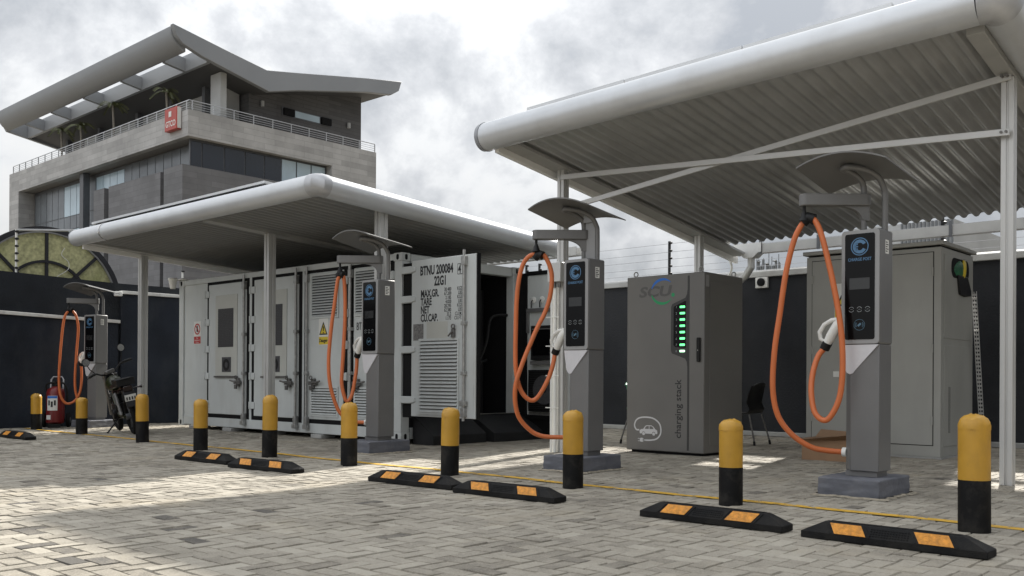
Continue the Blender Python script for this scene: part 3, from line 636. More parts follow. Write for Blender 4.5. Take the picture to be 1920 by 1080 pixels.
build('shade_lining', cl().box(-CL+.2, -.2, .14, .16, z0+.3, z1-.12), m_dark, SC)  # near-black linings and ceiling stand in for the shade inside
build('shade_lining', cl().box(-CL+.2, -.16, CW-.10, CW-.08, z0+.3, z1-.12), m_dark, SC)
build('shade_ceiling', cl().box(-CL+.2, -.16, .17, CW-.11, z1-.13, z1-.11), m_dark, SC)
# interior racks
rk = cl()
for y in (.45, 1.9):
    rk.box(-2.6, -.5, y-.24, y+.24, .37, 2.3)
build('battery_rack', rk, m_rack, SC, .01)
mb = cl()
for i in range(9): mb.box(-.499, -.48, .24, .66, .42+i*.2, .58+i*.2)
build('battery_module', mb, m_stackd, SC, .006)
build('partition', cl().box(-.55, -.45, 1.35, 1.60, .36, 2.4), m_rack, SC, .01); build('rack_pillar', cl().box(-.40, -.36, 1.25, 1.33, 1.1, 2.35), m_post, SC, .01)
build('notice', cl().box(-.46, -.45, 1.1, 1.2, 1.75, 1.98), m_signw, SC)
build('inner_cable', cl().tube([(-.1, 2.25, 1.9), (-.2, 2.0, 1.85), (-.2, 1.9, 1.5), (-.25, 1.8, 1.2), (-.25, 1.6, 1.05), (-.25, 1.55, .7)], .022, 8, smooth=6).tube([(-.2, 1.9, 1.2), (-.2, 1.6, 1.12), (-.22, 1.4, 1.1)], .02, 8, smooth=4), m_black, SC)
def hinge(mb, x, z, d=1):
    mb.box(x-.075, x+.075, -.012, .045, z-.055, z+.055); mb.cyl((x-.05*d, -.012, z-.06), (x-.05*d, -.012, z+.06), .02, 8)
    return mb
def lockbar(x, par, z0_=.16, z1_=2.60, y=-.030):
    lb = build('locking_bar', cl().cyl((x, y, z0_), (x, y, z1_), .019, 12), m_zinc, par)
    for z in (.26, .98, 1.62, 2.42):
        mb = cl().box(x-.034, x+.034, y-.024, y+.045, z-.025 if z > .5 and z < 2 else z-.06, z+.025 if z > .5 and z < 2 else z+.06)
        build('bar_keeper', mb, m_zinc, lb, .006)
    build('bar_foot', cl().box(x-.05, x+.05, y-.035, y+.02, z0_-.03, z0_+.04), m_zinc, lb, .006)
    return lb
def latch(x, z, par, d=1):
    mb = cl().box(x-.03, x+.03, -.05, 0, z-.07, z+.07).cyl((x, -.06, z), (x-.2*d, -.06, z+.03), .016, 8).box(x-.09, x+.09, -.06, -.02, z-.03, z+.03)
    mb.ring(.02, .035, .02, n=14, M=front(x-.02, -.05, z+.08)).box(x-.05, x+.01, -.075, -.045, z-.11, z-.04)
    build('latch', mb, m_zincd, par, .005)
def louvre(mb, x0, x1, za, zb_, n, y=0.0):
    mb.box(x0-.03, x0, y-.012, y+.02, za-.03, zb_+.03).box(x1, x1+.03, y-.012, y+.02, za-.03, zb_+.03).box(x0, x1, y-.012, y+.02, zb_, zb_+.03).box(x0, x1, y-.012, y+.02, za-.03, za)
    h = (zb_-za)/n
    for i in range(n):
        z = za+i*h
        mb.prism([(y-.024, z+h*.05), (y-.022, z+h*.30), (y+.018, z+h*1.0), (y+.018, z+h*.75)], 'x', x0+.001, x1-.001)
    return mb
ZB, ZT = .285, 2.495
gk = cl()
for (xa, xb) in ((-5.098, -3.79), (-3.71, -2.325), (-2.26, -1.205), (-1.125, -.17)):
    gk.box(xa, xb, .014, .06, ZB-.065, ZT+.075)
build('gasket', gk, m_gask, SC)
build('door_pillar', cl().box(-3.785, -3.715, .016, .1, ZB-.075, ZT+.085).box(-2.32, -2.265, .016, .1, ZB-.075, ZT+.085).box(-1.2, -1.13, .016, .1, ZB-.075, ZT+.085), m_cont, SC, .004)
def door(xa, xb):
    return build('side_door', cl().box(xa, xb, .004, .05, ZB, ZT), m_cont, SC, .008)
d1 = door(-5.04, -3.86); d2 = door(-3.63, -2.40); d3 = door(-2.185, -1.285); d4 = door(-1.05, -.25)
for (d, hx) in ((d1, -5.085), (d2, -3.67), (d3, -1.24), (d4, -.225)):
    for z in (.455, .931, 1.392, 1.854, 2.334): build('hinge', hinge(cl(), hx, z, 1 if hx < -2 else -1), m_cont, d, .005)
for (d, bx) in ((d1, -3.89), (d2, -2.43), (d3, -2.15), (d4, -1.09)): lockbar(bx, d)
latch(-4.05, .83, d1); latch(-2.60, .83, d2); latch(-1.97, .83, d3, -1); latch(-.92, .83, d4, -1)
for (d, x0, sk) in ((d1, -4.80, 0), (d2, -3.38, 0)):
    build('inset_panel', cl().prism([(x0, .935), (x0+.68, .935), (x0+.68, 2.30), (x0, 2.30)], 'y', -.006, .0035), m_contd, d, .003)
    build('drip_ledge', cl().box(x0-.01, x0+.70, -.03, .003, .905, .932), m_zincd, d)
    mb = cl().box(x0+.09, x0+.565, -.010, -.0062, 1.42, 2.07)
    build('mesh_window', mb, m_mesh, d)
    build('mesh_bar', (lambda q: [q.box(x0+.09, x0+.565, -.013, -.0101, 1.43+i*.027, 1.440+i*.027) for i in range(24)] and q)(cl()), m_stackd, d)
    vf = build('vent', cl().box(x0+.22, x0+.50, -.012, -.0062, 1.0, 1.25), m_mesh, d)
    build('fan', cl().ring(.05, .10, .004, n=24, M=front(x0+.36, -.0125, 1.12)), m_rack, vf)
mb = louvre(cl(), -2.04, -1.42, 1.83, 2.44, 15, -.002); build('louvre', mb, m_cont, d3)
mb = louvre(cl(), -2.04, -1.42, .36, .755, 10, -.002); build('louvre', mb, m_cont, d3)
for za_, zc_ in ((1.83, 2.44), (.36, .755)): build('louvre_backing', cl().box(-2.04, -1.42, -.001, .0035, za_, zc_), m_stackd, d3)
build('louvre', louvre(cl(), -.99, -.42, 1.83, 2.44, 15, -.002), m_cont, d4); build('louvre', louvre(cl(), -.99, -.42, .36, .755, 10, -.002), m_cont, d4)
for za_, zc_ in ((1.83, 2.44), (.36, .755)): build('louvre_backing', cl().box(-.99, -.42, -.001, .0035, za_, zc_), m_stackd, d4)
build('lettering', cl().text('BTNU', .16, front(-.98, -.0005, 1.60), .62, th=.0008), m_ink, d4)
# signs on the container
ns = build('warning_sign', cl().box(-5.60, -5.36, .040, .0445, 1.49, 1.89), m_signw, SC)
build('red_panel', cl().box(-5.59, -5.37, .0375, .0395, 1.50, 1.625), m_signr, ns)
build('red_ring', cl().ring(.075, .098, .002, n=36, M=front(-5.48, .0395, 1.755)).box(-.09, .09, -.009, .009, 0, .002, front(-5.48, .0394, 1.755) @ Matrix.Rotation(R(-45), 4, 'Z')), m_signr, ns)
build('symbol', cl().flat(rbox(-.028, .028, -.05, .01, .02), .0015, front(-5.48, .0398, 1.755)).flat(rbox(-.03, -.018, .0, .055, .005), .0015, front(-5.48, .0398, 1.755)).flat(rbox(-.012, .0, .0, .065, .005), .0015, front(-5.48, .0398, 1.755)).flat(rbox(.006, .018, .0, .058, .005), .0015, front(-5.48, .0398, 1.755)), m_ink, ns)
build('lettering', cl().text('No', .042, front(-5.48, .0372, 1.585), align='CENTER', th=.0006).text('Unauthorised', .036, front(-5.48, .0372, 1.549), .9, align='CENTER', th=.0006).text('Access', .036, front(-5.48, .0372, 1.514), align='CENTER', th=.0006), m_signw, ns)
def danger(parent, x, y, zt, s=1.0, bl=None):
    mk = bl or cl
    dg = build('danger_sign', mk().box(x-.115*s, x+.115*s, y-.004, y, zt-.40*s, zt), m_signw, parent)
    F = front(x, y-.0042, zt)
    build('yellow_panel', mk().box(x-.11*s, x+.11*s, y-.0055, y-.0041, zt-.39*s, zt-.275*s).flat([(-.085*s, -.235*s), (.085*s, -.235*s), (0, -.075*s)], .0014, F), m_signy, dg)
    mb = mk(); T = [Vector((-.1*s, -.245*s)), Vector((.1*s, -.245*s)), Vector((0, -.05*s))]; c_ = (T[0]+T[1]+T[2])/3; I = [c_+(p-c_)*.72 for p in T]
    for i in range(3): mb.flat([T[i], T[(i+1) % 3], I[(i+1) % 3], I[i]], .0028, F)
    mb.flat([(-.010*s, -.19*s), (.010*s, -.19*s), (.014*s, -.12*s), (-.014*s, -.12*s)], .0028, F).flat(rbox(-.011*s, .011*s, -.225*s, -.203*s, .01*s), .0028, F)
    mb.text('Danger', .075*s, front(x, y-.0065, zt-.355*s), .9, align='CENTER', th=.001, bold=.002)
    build('symbol', mb, m_ink, dg)
danger(SC, -1.76, .0035, 1.80)
# open near end door, swung flat along the container's side line
dd = build('end_door', cl().box(.215, 1.40, -.01, .045, .40, 2.50), m_cont, SC, .008)
build('door_edge', cl().box(1.402, 1.435, -.012, .05, .40, 2.50), m_cont, dd, .004); build('door_seal', cl().box(1.436, 1.45, .0, .06, .39, 2.51), m_gask, dd)
for z in (.62, 1.30, 1.98, 2.38):
    mb = cl().prism([(.012, z-.05), (.20, z-.05), (.30, z-.03), (.30, z+.03), (.20, z+.05), (.012, z+.05)], 'y', -.03, .02)
    build('hinge', mb, m_cont, dd, .012)
build('seal', cl().box(.004, .214, .03, .05, .38, 2.48), m_gask, dd)
lb = lockbar(1.25, dd, .37, 2.56, -.045)
for ch in kids(lb):
    for v in ch.data.vertices:
        if v.co.z < .6: v.co.z += .22
LX = .40
mb = cl()
mb.text('BTNU 200084', .168, front(.385, -.0105, 2.292), .635, th=.001, bold=.006).text('4', .165, front(1.110, -.0105, 2.27), .64, th=.001, bold=.0035)
F4 = front(1.145, -.0105, 2.325)
for q in ((-.047, .047, -.07, -.062), (-.047, .047, .062, .07), (-.047, -.041, -.07, .07), (.041, .047, -.07, .07)): mb.box(q[0], q[1], q[2], q[3], 0, .0012, F4)
mb.text('22G1', .168, front(.66, -.0105, 2.142), .63, th=.001, bold=.006)
for i, tx in enumerate(('MAX.GR.', 'TARE', 'NET', 'CU.CAP.')):
    mb.text(tx, .136, front(.40, -.0105, 1.995-i*.108), .66, th=.001, bold=.0042)
for i, (a_, c_) in enumerate((('30.480', 'KGS'), ('67.200', 'LBS'), ('2.185', 'KGS'), ('4.820', 'LBS'), ('28.295', 'KGS'), ('62.380', 'LBS'), ('33.2', 'CU.M.'), ('1.173', 'CU.FT.'))):
    mb.text(a_, .066, front(.985, -.0105, 2.055-i*.054), .74, 'RIGHT', .001, .0008).text(c_, .066, front(1.185, -.0105, 2.055-i*.054), .74, 'RIGHT', .001, .0008)
build('lettering', mb, m_ink, dd)
build('data_plate', cl().box(.255, .455, -.0125, -.0102, 1.42, 1.64), m_plate, dd); build('blank_patch', cl().box(.52, .92, -.0115, -.0102, 1.44, 1.66), m_contd, dd)
build('louvre', louvre(cl(), .405, 1.11, .465, 1.41, 20, -.014), m_cont, dd); build('louvre_backing', cl().box(.405, 1.11, -.0125, -.0102, .465, 1.41), m_post, dd)
build('latch', cl().box(1.02, 1.07, -.05, -.011, 1.44, 1.56).cyl((1.05, -.06, 1.52), (.98, -.06, 1.46), .012, 8).ring(.02, .034, .02, n=14, M=front(1.06, -.04, 1.585)), m_zincd, dd, .005)
# far end door, swung open, fitted with equipment on its inner face
fd = build('end_door', cl().box(.20, 1.36, 2.38, 2.43, .36, 2.50), m_cont, SC, .008)
build('door_seal', cl().box(.004, .199, 2.36, 2.42, .30, 2.54).box(.199, 1.40, 2.36, 2.43, 2.501, 2.56).box(1.361, 1.43, 2.36, 2.43, .33, 2.50).box(.199, 1.36, 2.365, 2.43, .30, .359), m_gask, fd)
for i, x in enumerate((.33, .50, .68, .86)):
    k = build('cable_entry', cl().lathe([(.05, 0), (.05, .01), (.035, .02)], (0, 0, 0), 16, front(x, 2.379, 2.12)), m_signw, fd); build('cable', cl().tube([(x, 2.35, 2.12), (x-.02, 2.34, 2.08), (x-.02, 2.345, 2.0)], .008, 6), m_black, k)
build('cable_trunking', cl().box(.21, .93, 2.34, 2.379, 1.93, 1.99).box(.87, .93, 2.34, 2.379, 1.55, 1.929).box(.21, .25, 2.34, 2.379, 1.62, 1.929), m_post, fd, .004)
build('white_plug', cl().cyl((.91, 2.33, 1.52), (.91, 2.33, 1.38), .035, 10), m_signw, fd)
sc_ = build('equipment_screen', cl().box(.34, .82, 2.30, 2.379, 1.20, 1.72), m_rack, fd, .006)
build('screen_glass', cl().box(.38, .79, 2.295, 2.299, 1.27, 1.66), m_screen, sc_); build('screen_frame', cl().box(.33, .84, 2.30, 2.378, 1.13, 1.18).box(.37, .80, 2.292, 2.2945, 1.66, 1.675), m_post, sc_)
eq = build('air_conditioner', cl().box(.30, .96, 2.29, 2.379, .42, 1.05), m_gask, fd, .006)
build('grille', (lambda q: [q.box(.33, .93, 2.281, 2.2895, .46+i*.028, .475+i*.028) for i in range(21)] and q)(cl()), m_rack, eq)
build('fan_guard', cl().ring(.05, .22, .004, n=36, M=front(.63, 2.28, .75)), m_mesh, eq)
build('skirt', cl().box(.25, 1.34, 2.36, 2.379, .362, .41), m_zinc, fd)
build('under_flap', cl().box(.0, 1.36, 2.40, 2.42, .06, .299), m_gask, fd)  # added below the far door to keep a sun streak off the ramp
mb = cl()
for x in (-5.5, -4.4, -3.2, -1.9): mb.box(x-.13, x+.13, -.03, .25, 0, .065)
build('support_block', mb, m_cope_g, SC, .012)
SC.location = o_
# ramps into the container
for (y0_, y1_, xe, lab) in ((8.74, 9.78, -9.36, 'black rubber ramp beneath the lettered open container door'), (9.86, 11.25, -9.28, 'black rubber ramp leading up to the dark container opening')):
    b_ = (-9.6, (y0_+y1_)/2, 0)
    RP = thing('ramp', lab, 'ramp', b_, group='ramps at the container end')
    build('deck', MB(b_).prism([(-9.775, 0), (-9.775, .385), (-9.74, .385), (xe, .13), (xe, 0)], 'y', y0_, y1_), m_ramp, RP, .006)
    build('lip', MB(b_).box(-9.775, -9.70, y0_+.05, y1_-.05, .386, .392), m_zinc, RP)
b_ = (-8.75, 11.2, 0)
tag(build('drain_cable', MB(b_).tube([(-8.9, 11.2, .36), (-8.95, 11.1, .25), (-8.9, 11.0, .1), (-8.75, 10.9, .03), (-8.5, 10.8, .015)], .015, 8, smooth=5), m_white, loc=b_), 'loose white cable hanging to the ground behind the open far door', 'cable')
b_ = (-15.95, 8.45, 2.6)
FL = thing('floodlight', 'small white cup shaped floodlight at the top left corner of the container', 'light', b_)
build('housing', MB(b_).lathe([(.045, -.17), (.075, -.02), (.085, 0), (.08, .02)], (-15.86, 8.42, 2.66), 12), m_white, FL); build('bracket', MB(b_).box(-15.86, -15.55, 8.45, 8.56, 2.645, 2.655), m_white, FL)
b_ = (-17.5, 7.9, 2.4)
FL = thing('floodlight', 'small white floodlight clamped on the left wall above the charge post hood', 'light', b_)
build('housing', MB(b_).box(-17.53, -17.44, 8.12, 8.25, 2.43, 2.52), m_white, FL, .01); build('bracket', MB(b_).box(-17.66, -17.53, 8.16, 8.2, 2.47, 2.5), m_mull, FL)
b_ = (-7.4, 14.24, 2.55)
FL = thing('wall_camera', 'round dark lens in a small white housing fixed high on the rear wall', 'wall camera', b_)
build('housing', MB(b_).box(-7.50, -7.28, 14.24, 14.30, 2.43, 2.61), m_cope_w, FL, .012); build('lens', MB(b_).lathe([(.068, 0), (.068, .02), (.05, .03)], (0, 0, 0), 20, front(-7.39, 14.239, 2.525)), m_dark, FL)

# ------------------------------------------------------------------ charging posts
def post_common(root):
    pl_ = build('plinth', MB().box(-.265, .23, -.325, .325, 0, .15), m_plinth, root, .012)
    sb_ = pl_.modifiers.new('sub', 'SUBSURF'); sb_.subdivision_type = 'SIMPLE'; sb_.levels = sb_.render_levels = 4
    tx_ = bpy.data.textures.new('chips', 'CLOUDS'); tx_.noise_scale = .05; tx_.noise_depth = 3
    dm_ = pl_.modifiers.new('chip', 'DISPLACE'); dm_.texture = tx_; dm_.strength = .016; dm_.mid_level = .5
    rr = random.Random(3); pts_ = []
    for k in range(60):
        a_ = 2*math.pi*k/60; sc2 = min(.29/max(abs(math.cos(a_)), 1e-3), .37/max(abs(math.sin(a_)), 1e-3)); pts_.append((sc2*math.cos(a_)*rr.uniform(.96, 1.13)-.017, sc2*math.sin(a_)*rr.uniform(.96, 1.10)))
    build('sand_skirt', MB().add([(x_*.90, y_*.90, .016) for x_, y_ in pts_]+[(x_, y_, .004) for x_, y_ in pts_], [(k, 60+k, 60+(k+1) % 60, (k+1) % 60) for k in range(60)]), m_drift, root)
    build('column', MB().prism([(-.155, .13), (-.155, -.03), (-.085, -.122), (.147, -.122), (.147, .13)], 'z', .195, 1.206), m_post, root, .006)
    build('collar', MB().box(-.13, .125, -.10, .11, .152, .196), m_post, root)
    hd = build('head', MB().box(-.155, .155, -.137, .135, 1.207, 2.12), m_post, root, .018, 3)
    fp = build('front_frame', MB().prism(rbox(-.153, .153, 1.209, 2.116, .03), 'y', -.145, -.1365), m_posth, root, .003)
    sc_ = build('screen', MB().prism(rbox(-.122, .117, 1.245, 2.088, .018), 'y', -.149, -.1452), m_screen, root)
    F = front(-.003, -.1492, 1.985)
    ic = MB().ring(.064, .0715, .001, n=40, M=F).ring(.030, .056, .001, 28, 332, n=32, M=F)
    ic.box(-.045, -.012, -.005, .005, 0, .001, F).box(-.032, -.015, .014, .03, 0, .001, F).box(-.032, -.015, -.03, -.014, 0, .001, F)
    build('icon', ic, m_blue, sc_)
    build('lettering', MB().text('CHARGE POST', .034, front(-.003, -.1492, 1.872), .84, 'CENTER', .0006, .0006), m_blue, sc_)
    build('display', MB().flat(rbox(-.085, .078, 1.645, 1.735, .004), .001, front(0, -.1491, 0)), m_disp, sc_)
    bt = MB()
    for x in (-.068, -.003, .062):
        F = front(x, -.1491, 1.485); bt.ring(.0185, .0215, .001, 20, 160, n=14, M=F).ring(.0185, .0215, .001, 200, 340, n=14, M=F).box(-.008, .008, -.0012, .0012, 0, .001, F)
    build('button', bt, m_iconw, sc_)
    F = front(-.003, -.1491, 1.362)
    rf_ = MB().ring(.042, .0445, .001, n=32, M=F).flat(rbox(-.016, .016, -.008, .008, .004), .001, F @ Matrix.Rotation(R(40), 4, 'Z'))
    for r_ in (.024, .031): rf_.ring(r_, r_+.0025, .001, -38, 38, n=10, M=F).ring(r_, r_+.0025, .001, 142, 218, n=10, M=F)
    build('reader_icon', rf_, m_iconb, sc_)
    build('silver_wedge', MB().add([(-.15, -.140, 1.204), (.146, -.140, 1.204), (-.045, -.1265, 1.00), (-.065, -.1262, .975), (-.09, -.1262, .968), (-.112, -.1262, .98), (-.13, -.1262, 1.01),
                                    (-.15, -.10, 1.204), (.146, -.10, 1.204), (-.045, -.10, 1.00), (-.065, -.10, .975), (-.09, -.10, .968), (-.112, -.10, .98), (-.13, -.08, 1.01)],
                                   [(0, 6, 5, 4, 3, 2, 1), (0, 1, 8, 7), (1, 2, 9, 8), (2, 3, 10, 9), (3, 4, 11, 10), (4, 5, 12, 11), (5, 6, 13, 12), (6, 0, 7, 13)]), m_wedge, root)
    build('label_sticker', MB().prism(rbox(-.03, .04, 1.93, 2.04, .003), 'x', .1552, .1562), m_plate if False else m_signw, root)
    st = MB()
    for i in range(5): st.prism([(-.022, 1.945+i*.018), (.03 if i % 2 else .012, 1.945+i*.018), (.03 if i % 2 else .012, 1.953+i*.018), (-.022, 1.953+i*.018)], 'x', .1563, .1567)
    build('sticker_text', st, m_ink, root)
    build('support_pipe', MB().tube([(-.045, .04, 2.11), (-.045, .04, 2.44), (-.055, .02, 2.53), (-.09, -.05, 2.585), (-.125, -.13, 2.61), (-.135, -.175, 2.615), (-.10, -.20, 2.62), (-.06, -.17, 2.62), (.02, -.09, 2.60), (.085, -.01, 2.55), (.115, .04, 2.46), (.12, .05, 2.38), (.12, .05, 2.11)], .024, 12, smooth=5), m_hood, root)
    # swing arm toward front left
    Ma = Matrix.Translation((-.045, .04, 0)) @ Matrix.Rotation(math.atan2(-.34, -.385), 4, 'Z')
    ar = build('arm', MB().prism(rbox(-.05, .525, -.055, .055, .05), 'z', 2.335, 2.43, Ma), m_hood, root, .006)
    build('gusset', MB().prism([(-.035, 2.21)]+[(.025+.19*(1-math.cos(R(90*i/8))), 2.225+.108*math.sin(R(90*i/8))) for i in range(9)]+[(.215, 2.334), (-.035, 2.334)], 'y', -.028, .028, Ma), m_hood, ar)
    tip = Ma @ Vector((.485, 0, 0))
    hk = build('hook', MB().cyl((tip.x, tip.y, 2.29), (tip.x, tip.y, 2.336), .014, 10).tube([(tip.x, tip.y, 2.295), (tip.x, tip.y, 2.25), (tip.x, tip.y, 2.215)], [.013, .03, .045], 12), m_black, ar)
    # hood: thin arched sheet
    A, B, C_, D = (Vector(v) for v in ((-.43, -.39, 2.625), (.29, -.39, 2.605), (.31, .27, 2.52), (-.41, .21, 2.505)))
    n = 14; vs = []
    for dz in (0, .012):
        for j in range(n+1):
            v = j/n
            for i in range(n+1):
                u = i/n; p = (A*(1-u)+B*u)*(1-v)+(D*(1-u)+C_*u)*v
                vs.append((p.x, p.y+.03*(1-(2*u-1)**2)*(1 if v > .5 else -1)*abs(2*v-1), p.z+.075*(1-(2*u-1)**2)+dz))
    m_ = n+1; K = m_*m_; fs = []
    for j in range(n):
        for i in range(n):
            q = (j*m_+i, j*m_+i+1, (j+1)*m_+i+1, (j+1)*m_+i); fs += [q[::-1], tuple(k+K for k in q)]
    for i in range(n): fs += [(i, i+1, K+i+1, K+i), (n*m_+i+1, n*m_+i, K+n*m_+i, K+n*m_+i+1), ((i+1)*m_, i*m_, K+i*m_, K+(i+1)*m_), (i*m_+n, (i+1)*m_+n, K+(i+1)*m_+n, K+i*m_+n)]
    build('hood', MB().add(vs, fs), m_hood, root, ang=50)
    # connector gun resting in its holster on the left face
    gn = MB().tube([(-.158, -.10, 1.40), (-.20, -.10, 1.365), (-.25, -.098, 1.29), (-.295, -.085, 1.222)], [.036, .044, .042, .034], 16)
    gn.tube([(-.16, -.10, 1.415), (-.25, -.10, 1.41), (-.315, -.098, 1.375), (-.355, -.095, 1.315), (-.35, -.09, 1.26), (-.315, -.088, 1.235), (-.285, -.088, 1.25)], [.020, .019, .018, .019, .018, .015, .012], 10)
    cn = build('connector', gn, m_white, root, ang=60)
    build('connector_collar', MB().tube([(-.291, -.086, 1.228), (-.322, -.078, 1.176)], .040, 14), m_black, cn)
    build('holster', MB().box(-.175, -.1555, -.12, .0, 1.33, 1.46), m_black, root, .008)
CP = {
'1a': [(-.382, -.257, 2.243), (-.428, -.277, 2.193), (-.485, -.3, 2.066), (-.544, -.321, 1.806), (-.592, -.334, 1.457), (-.633, -.342, 1.15), (-.649, -.335, .841), (-.617, -.302, .621), (-.524, -.24, .468), (-.399, -.159, .369), (-.294, -.085, .341), (-.19, -.021, .333)],
'1b': [(-.382, -.257, 2.243), (-.325, -.262, 2.21), (-.27, -.264, 2.092), (-.213, -.26, 1.873), (-.158, -.252, 1.614), (-.113, -.24, 1.315), (-.1, -.236, 1.017), (-.123, -.24, .783), (-.187, -.254, .633), (-.25, -.259, .597), (-.322, -.261, .664), (-.36, -.239, .823), (-.367, -.196, .975), (-.349, -.137, 1.116), (-.32, -.078, 1.18)],
'2a': [(-.395, -.257, 2.19), (-.466, -.317, 2.17), (-.524, -.366, 2.061), (-.561, -.395, 1.816), (-.574, -.403, 1.435), (-.574, -.399, 1.026), (-.539, -.362, .803), (-.472, -.298, .7), (-.414, -.24, .727), (-.345, -.168, .897), (-.32, -.116, 1.05), (-.318, -.08, 1.18)],
'2b': [(-.395, -.257, 2.19), (-.346, -.214, 2.165), (-.296, -.17, 1.997), (-.305, -.175, 1.779), (-.347, -.208, 1.599), (-.397, -.29, 1.409), (-.489, -.40, 1.059), (-.545, -.44, .808), (-.543, -.40, .552), (-.476, -.291, .394), (-.38, -.2, .329), (-.248, -.077, .319), (-.16, -.022, .319)],
'3a': [(-.409, -.269, 2.21), (-.432, -.3, 2.123), (-.454, -.33, 1.831), (-.476, -.361, 1.532), (-.492, -.386, 1.128), (-.477, -.371, .824), (-.426, -.31, .559), (-.374, -.25, .44), (-.307, -.17, .374), (-.16, -.048, .361)],
'3b': [(-.409, -.269, 2.21), (-.385, -.238, 2.139), (-.375, -.226, 1.714), (-.388, -.245, 1.189), (-.394, -.256, .97), (-.391, -.256, .811), (-.356, -.216, .626), (-.32, -.161, .692), (-.31, -.118, .892), (-.315, -.09, 1.038), (-.32, -.078, 1.18)],
'4a': [(-.4, -.257, 2.22), (-.46, -.335, 2.058), (-.49, -.377, 1.598), (-.508, -.404, 1.019), (-.494, -.39, .641), (-.43, -.312, .461), (-.338, -.2, .5), (-.29, -.118, .68), (-.30, -.08, .962), (-.32, -.078, 1.18)],
'4b': [(-.4, -.257, 2.22), (-.344, -.185, 2.125), (-.315, -.148, 1.875), (-.328, -.169, 1.443), (-.341, -.19, .971), (-.331, -.184, .69), (-.294, -.143, .5), (-.245, -.088, .399), (-.16, -.011, .348)]}
GP = 'grey charge posts with orange cables'
p0 = thing('charge_post', 'charge post nearest the right, in front of the pale grey cabinet', 'charge post', (-2.99, 7.56, 0), 0, GP)
post_common(p0)
spots = [((-5.87, 7.56, 0), 0, 1, 'charge post between the open container door and the dark charging stack'), ((-9.04, 7.51, 0), 0, 1, 'charge post in front of the container doors with danger sign'), ((-16.73, 7.44, 0), R(15), .945, 'farthest charge post, beside the motorcycle and red fire extinguisher')]
posts = [p0]
for loc, rz, s, lab in spots:
    q = copy_tree(p0); q.location = loc; q.rotation_euler.z = rz; q.scale = (s, s, s); q['label'] = lab; posts.append(q)
for i, q in enumerate(posts):
    build('cable', MB().tube(CP['%da' % (i+1)], .0232, 14, smooth=6), m_orange, q); build('cable', MB().tube(CP['%db' % (i+1)], .0232, 14, smooth=6), m_orange, q)
    build('cable_clamp', MB().tube([tuple(Vector(CP['%da' % (i+1)][0])+Vector((-.045, -.01, -.035))), tuple(Vector(CP['%da' % (i+1)][0])+Vector((0, 0, 0))), tuple(Vector(CP['%da' % (i+1)][0])+Vector((.045, .01, -.02)))], .046, 12), m_black, q)
    e_ = CP['%s' % ('1a', '2b', '3a', '4b')[i]][-1]
    build('cable_gland', MB().cyl((-.185, e_[1], e_[2]), (-.15, e_[1], e_[2]), .038, 12), m_signw, q)
build('cover_plate', MB().box(-.02, .10, .036, .052, 2.12, 2.52).prism([(-.03, 2.5), (.1, 2.5), (.06, 2.58), (-.02, 2.6)], 'y', .01, .05), m_posth, posts[1])

# ------------------------------------------------------------------ bollards
GB = 'yellow and black bollards along the yellow line'
BL = [((-16.804, 6.459), .616, 'leftmost bollard, standing in front of the red fire extinguisher'), ((-14.983, 6.442), .58, 'second bollard from the left, just before the farthest charge post'), ((-12.639, 6.274), .672, 'bollard partly hiding the rear of the motorcycle'),
      ((-10.800, 6.117), .636, 'bollard in front of the first container door, behind the leftmost wheel stop pair'), ((-9.344, 6.157), .712, 'bollard in front of the canopy post and second container door'), ((-7.884, 6.160), .658, 'bollard just left of the charge post by the danger sign'),
      ((-6.453, 6.240), .638, 'bollard in front of the lettered open container door'), ((-4.952, 6.231), .653, 'bollard overlapping the charge post beside the dark charging stack'), ((-3.464, 6.223), .628, 'bollard standing before the right side of the dark charging stack'), ((-1.776, 6.177), .715, 'rightmost and largest looking bollard, near the right canopy post')]
b0 = None
for i, ((x, y), h, lab) in enumerate(BL):
    if b0 is None:
        b0 = thing('bollard', lab, 'bollard', (x, y, 0), 0, GB); r_ = .0855; H = .65
        build('black_base', MB().lathe([(r_+.001, -.01), (r_+.001, .285)], n=36), m_bblack, b0)
        build('yellow_sleeve', MB().lathe([(r_, .2852), (r_+.0006, .30), (r_, H-.075)], n=36), m_yellow, b0)
        prof = [(r_+.0025, H-.085), (r_+.002, H-.062), (r_*.97, H-.045), (r_*.86, H-.024), (r_*.62, H-.008), (r_*.3, H-.001), (.004, H)]
        mbq = MB().lathe(prof, n=18); dr_ = random.Random(11)
        mbq.v = [(x_+dr_.gauss(0, .0016), y_+dr_.gauss(0, .0016), z_+(dr_.gauss(0, .003) if z_ > H-.08 else dr_.gauss(0, .0025))) for x_, y_, z_ in mbq.v]
        build('cap', mbq, m_yellow, b0, ang=28); q = b0
    else:
        q = copy_tree(b0); q['label'] = lab
    q.location = (x, y, 0); q.scale = (1.07 if i > 8 else 1, 1.07 if i > 8 else 1, h/.65); q.rotation_euler = (R(random.uniform(-.7, .7)), R(-1.2 if i == 9 else random.uniform(-.6, .6)), random.uniform(0, 6))

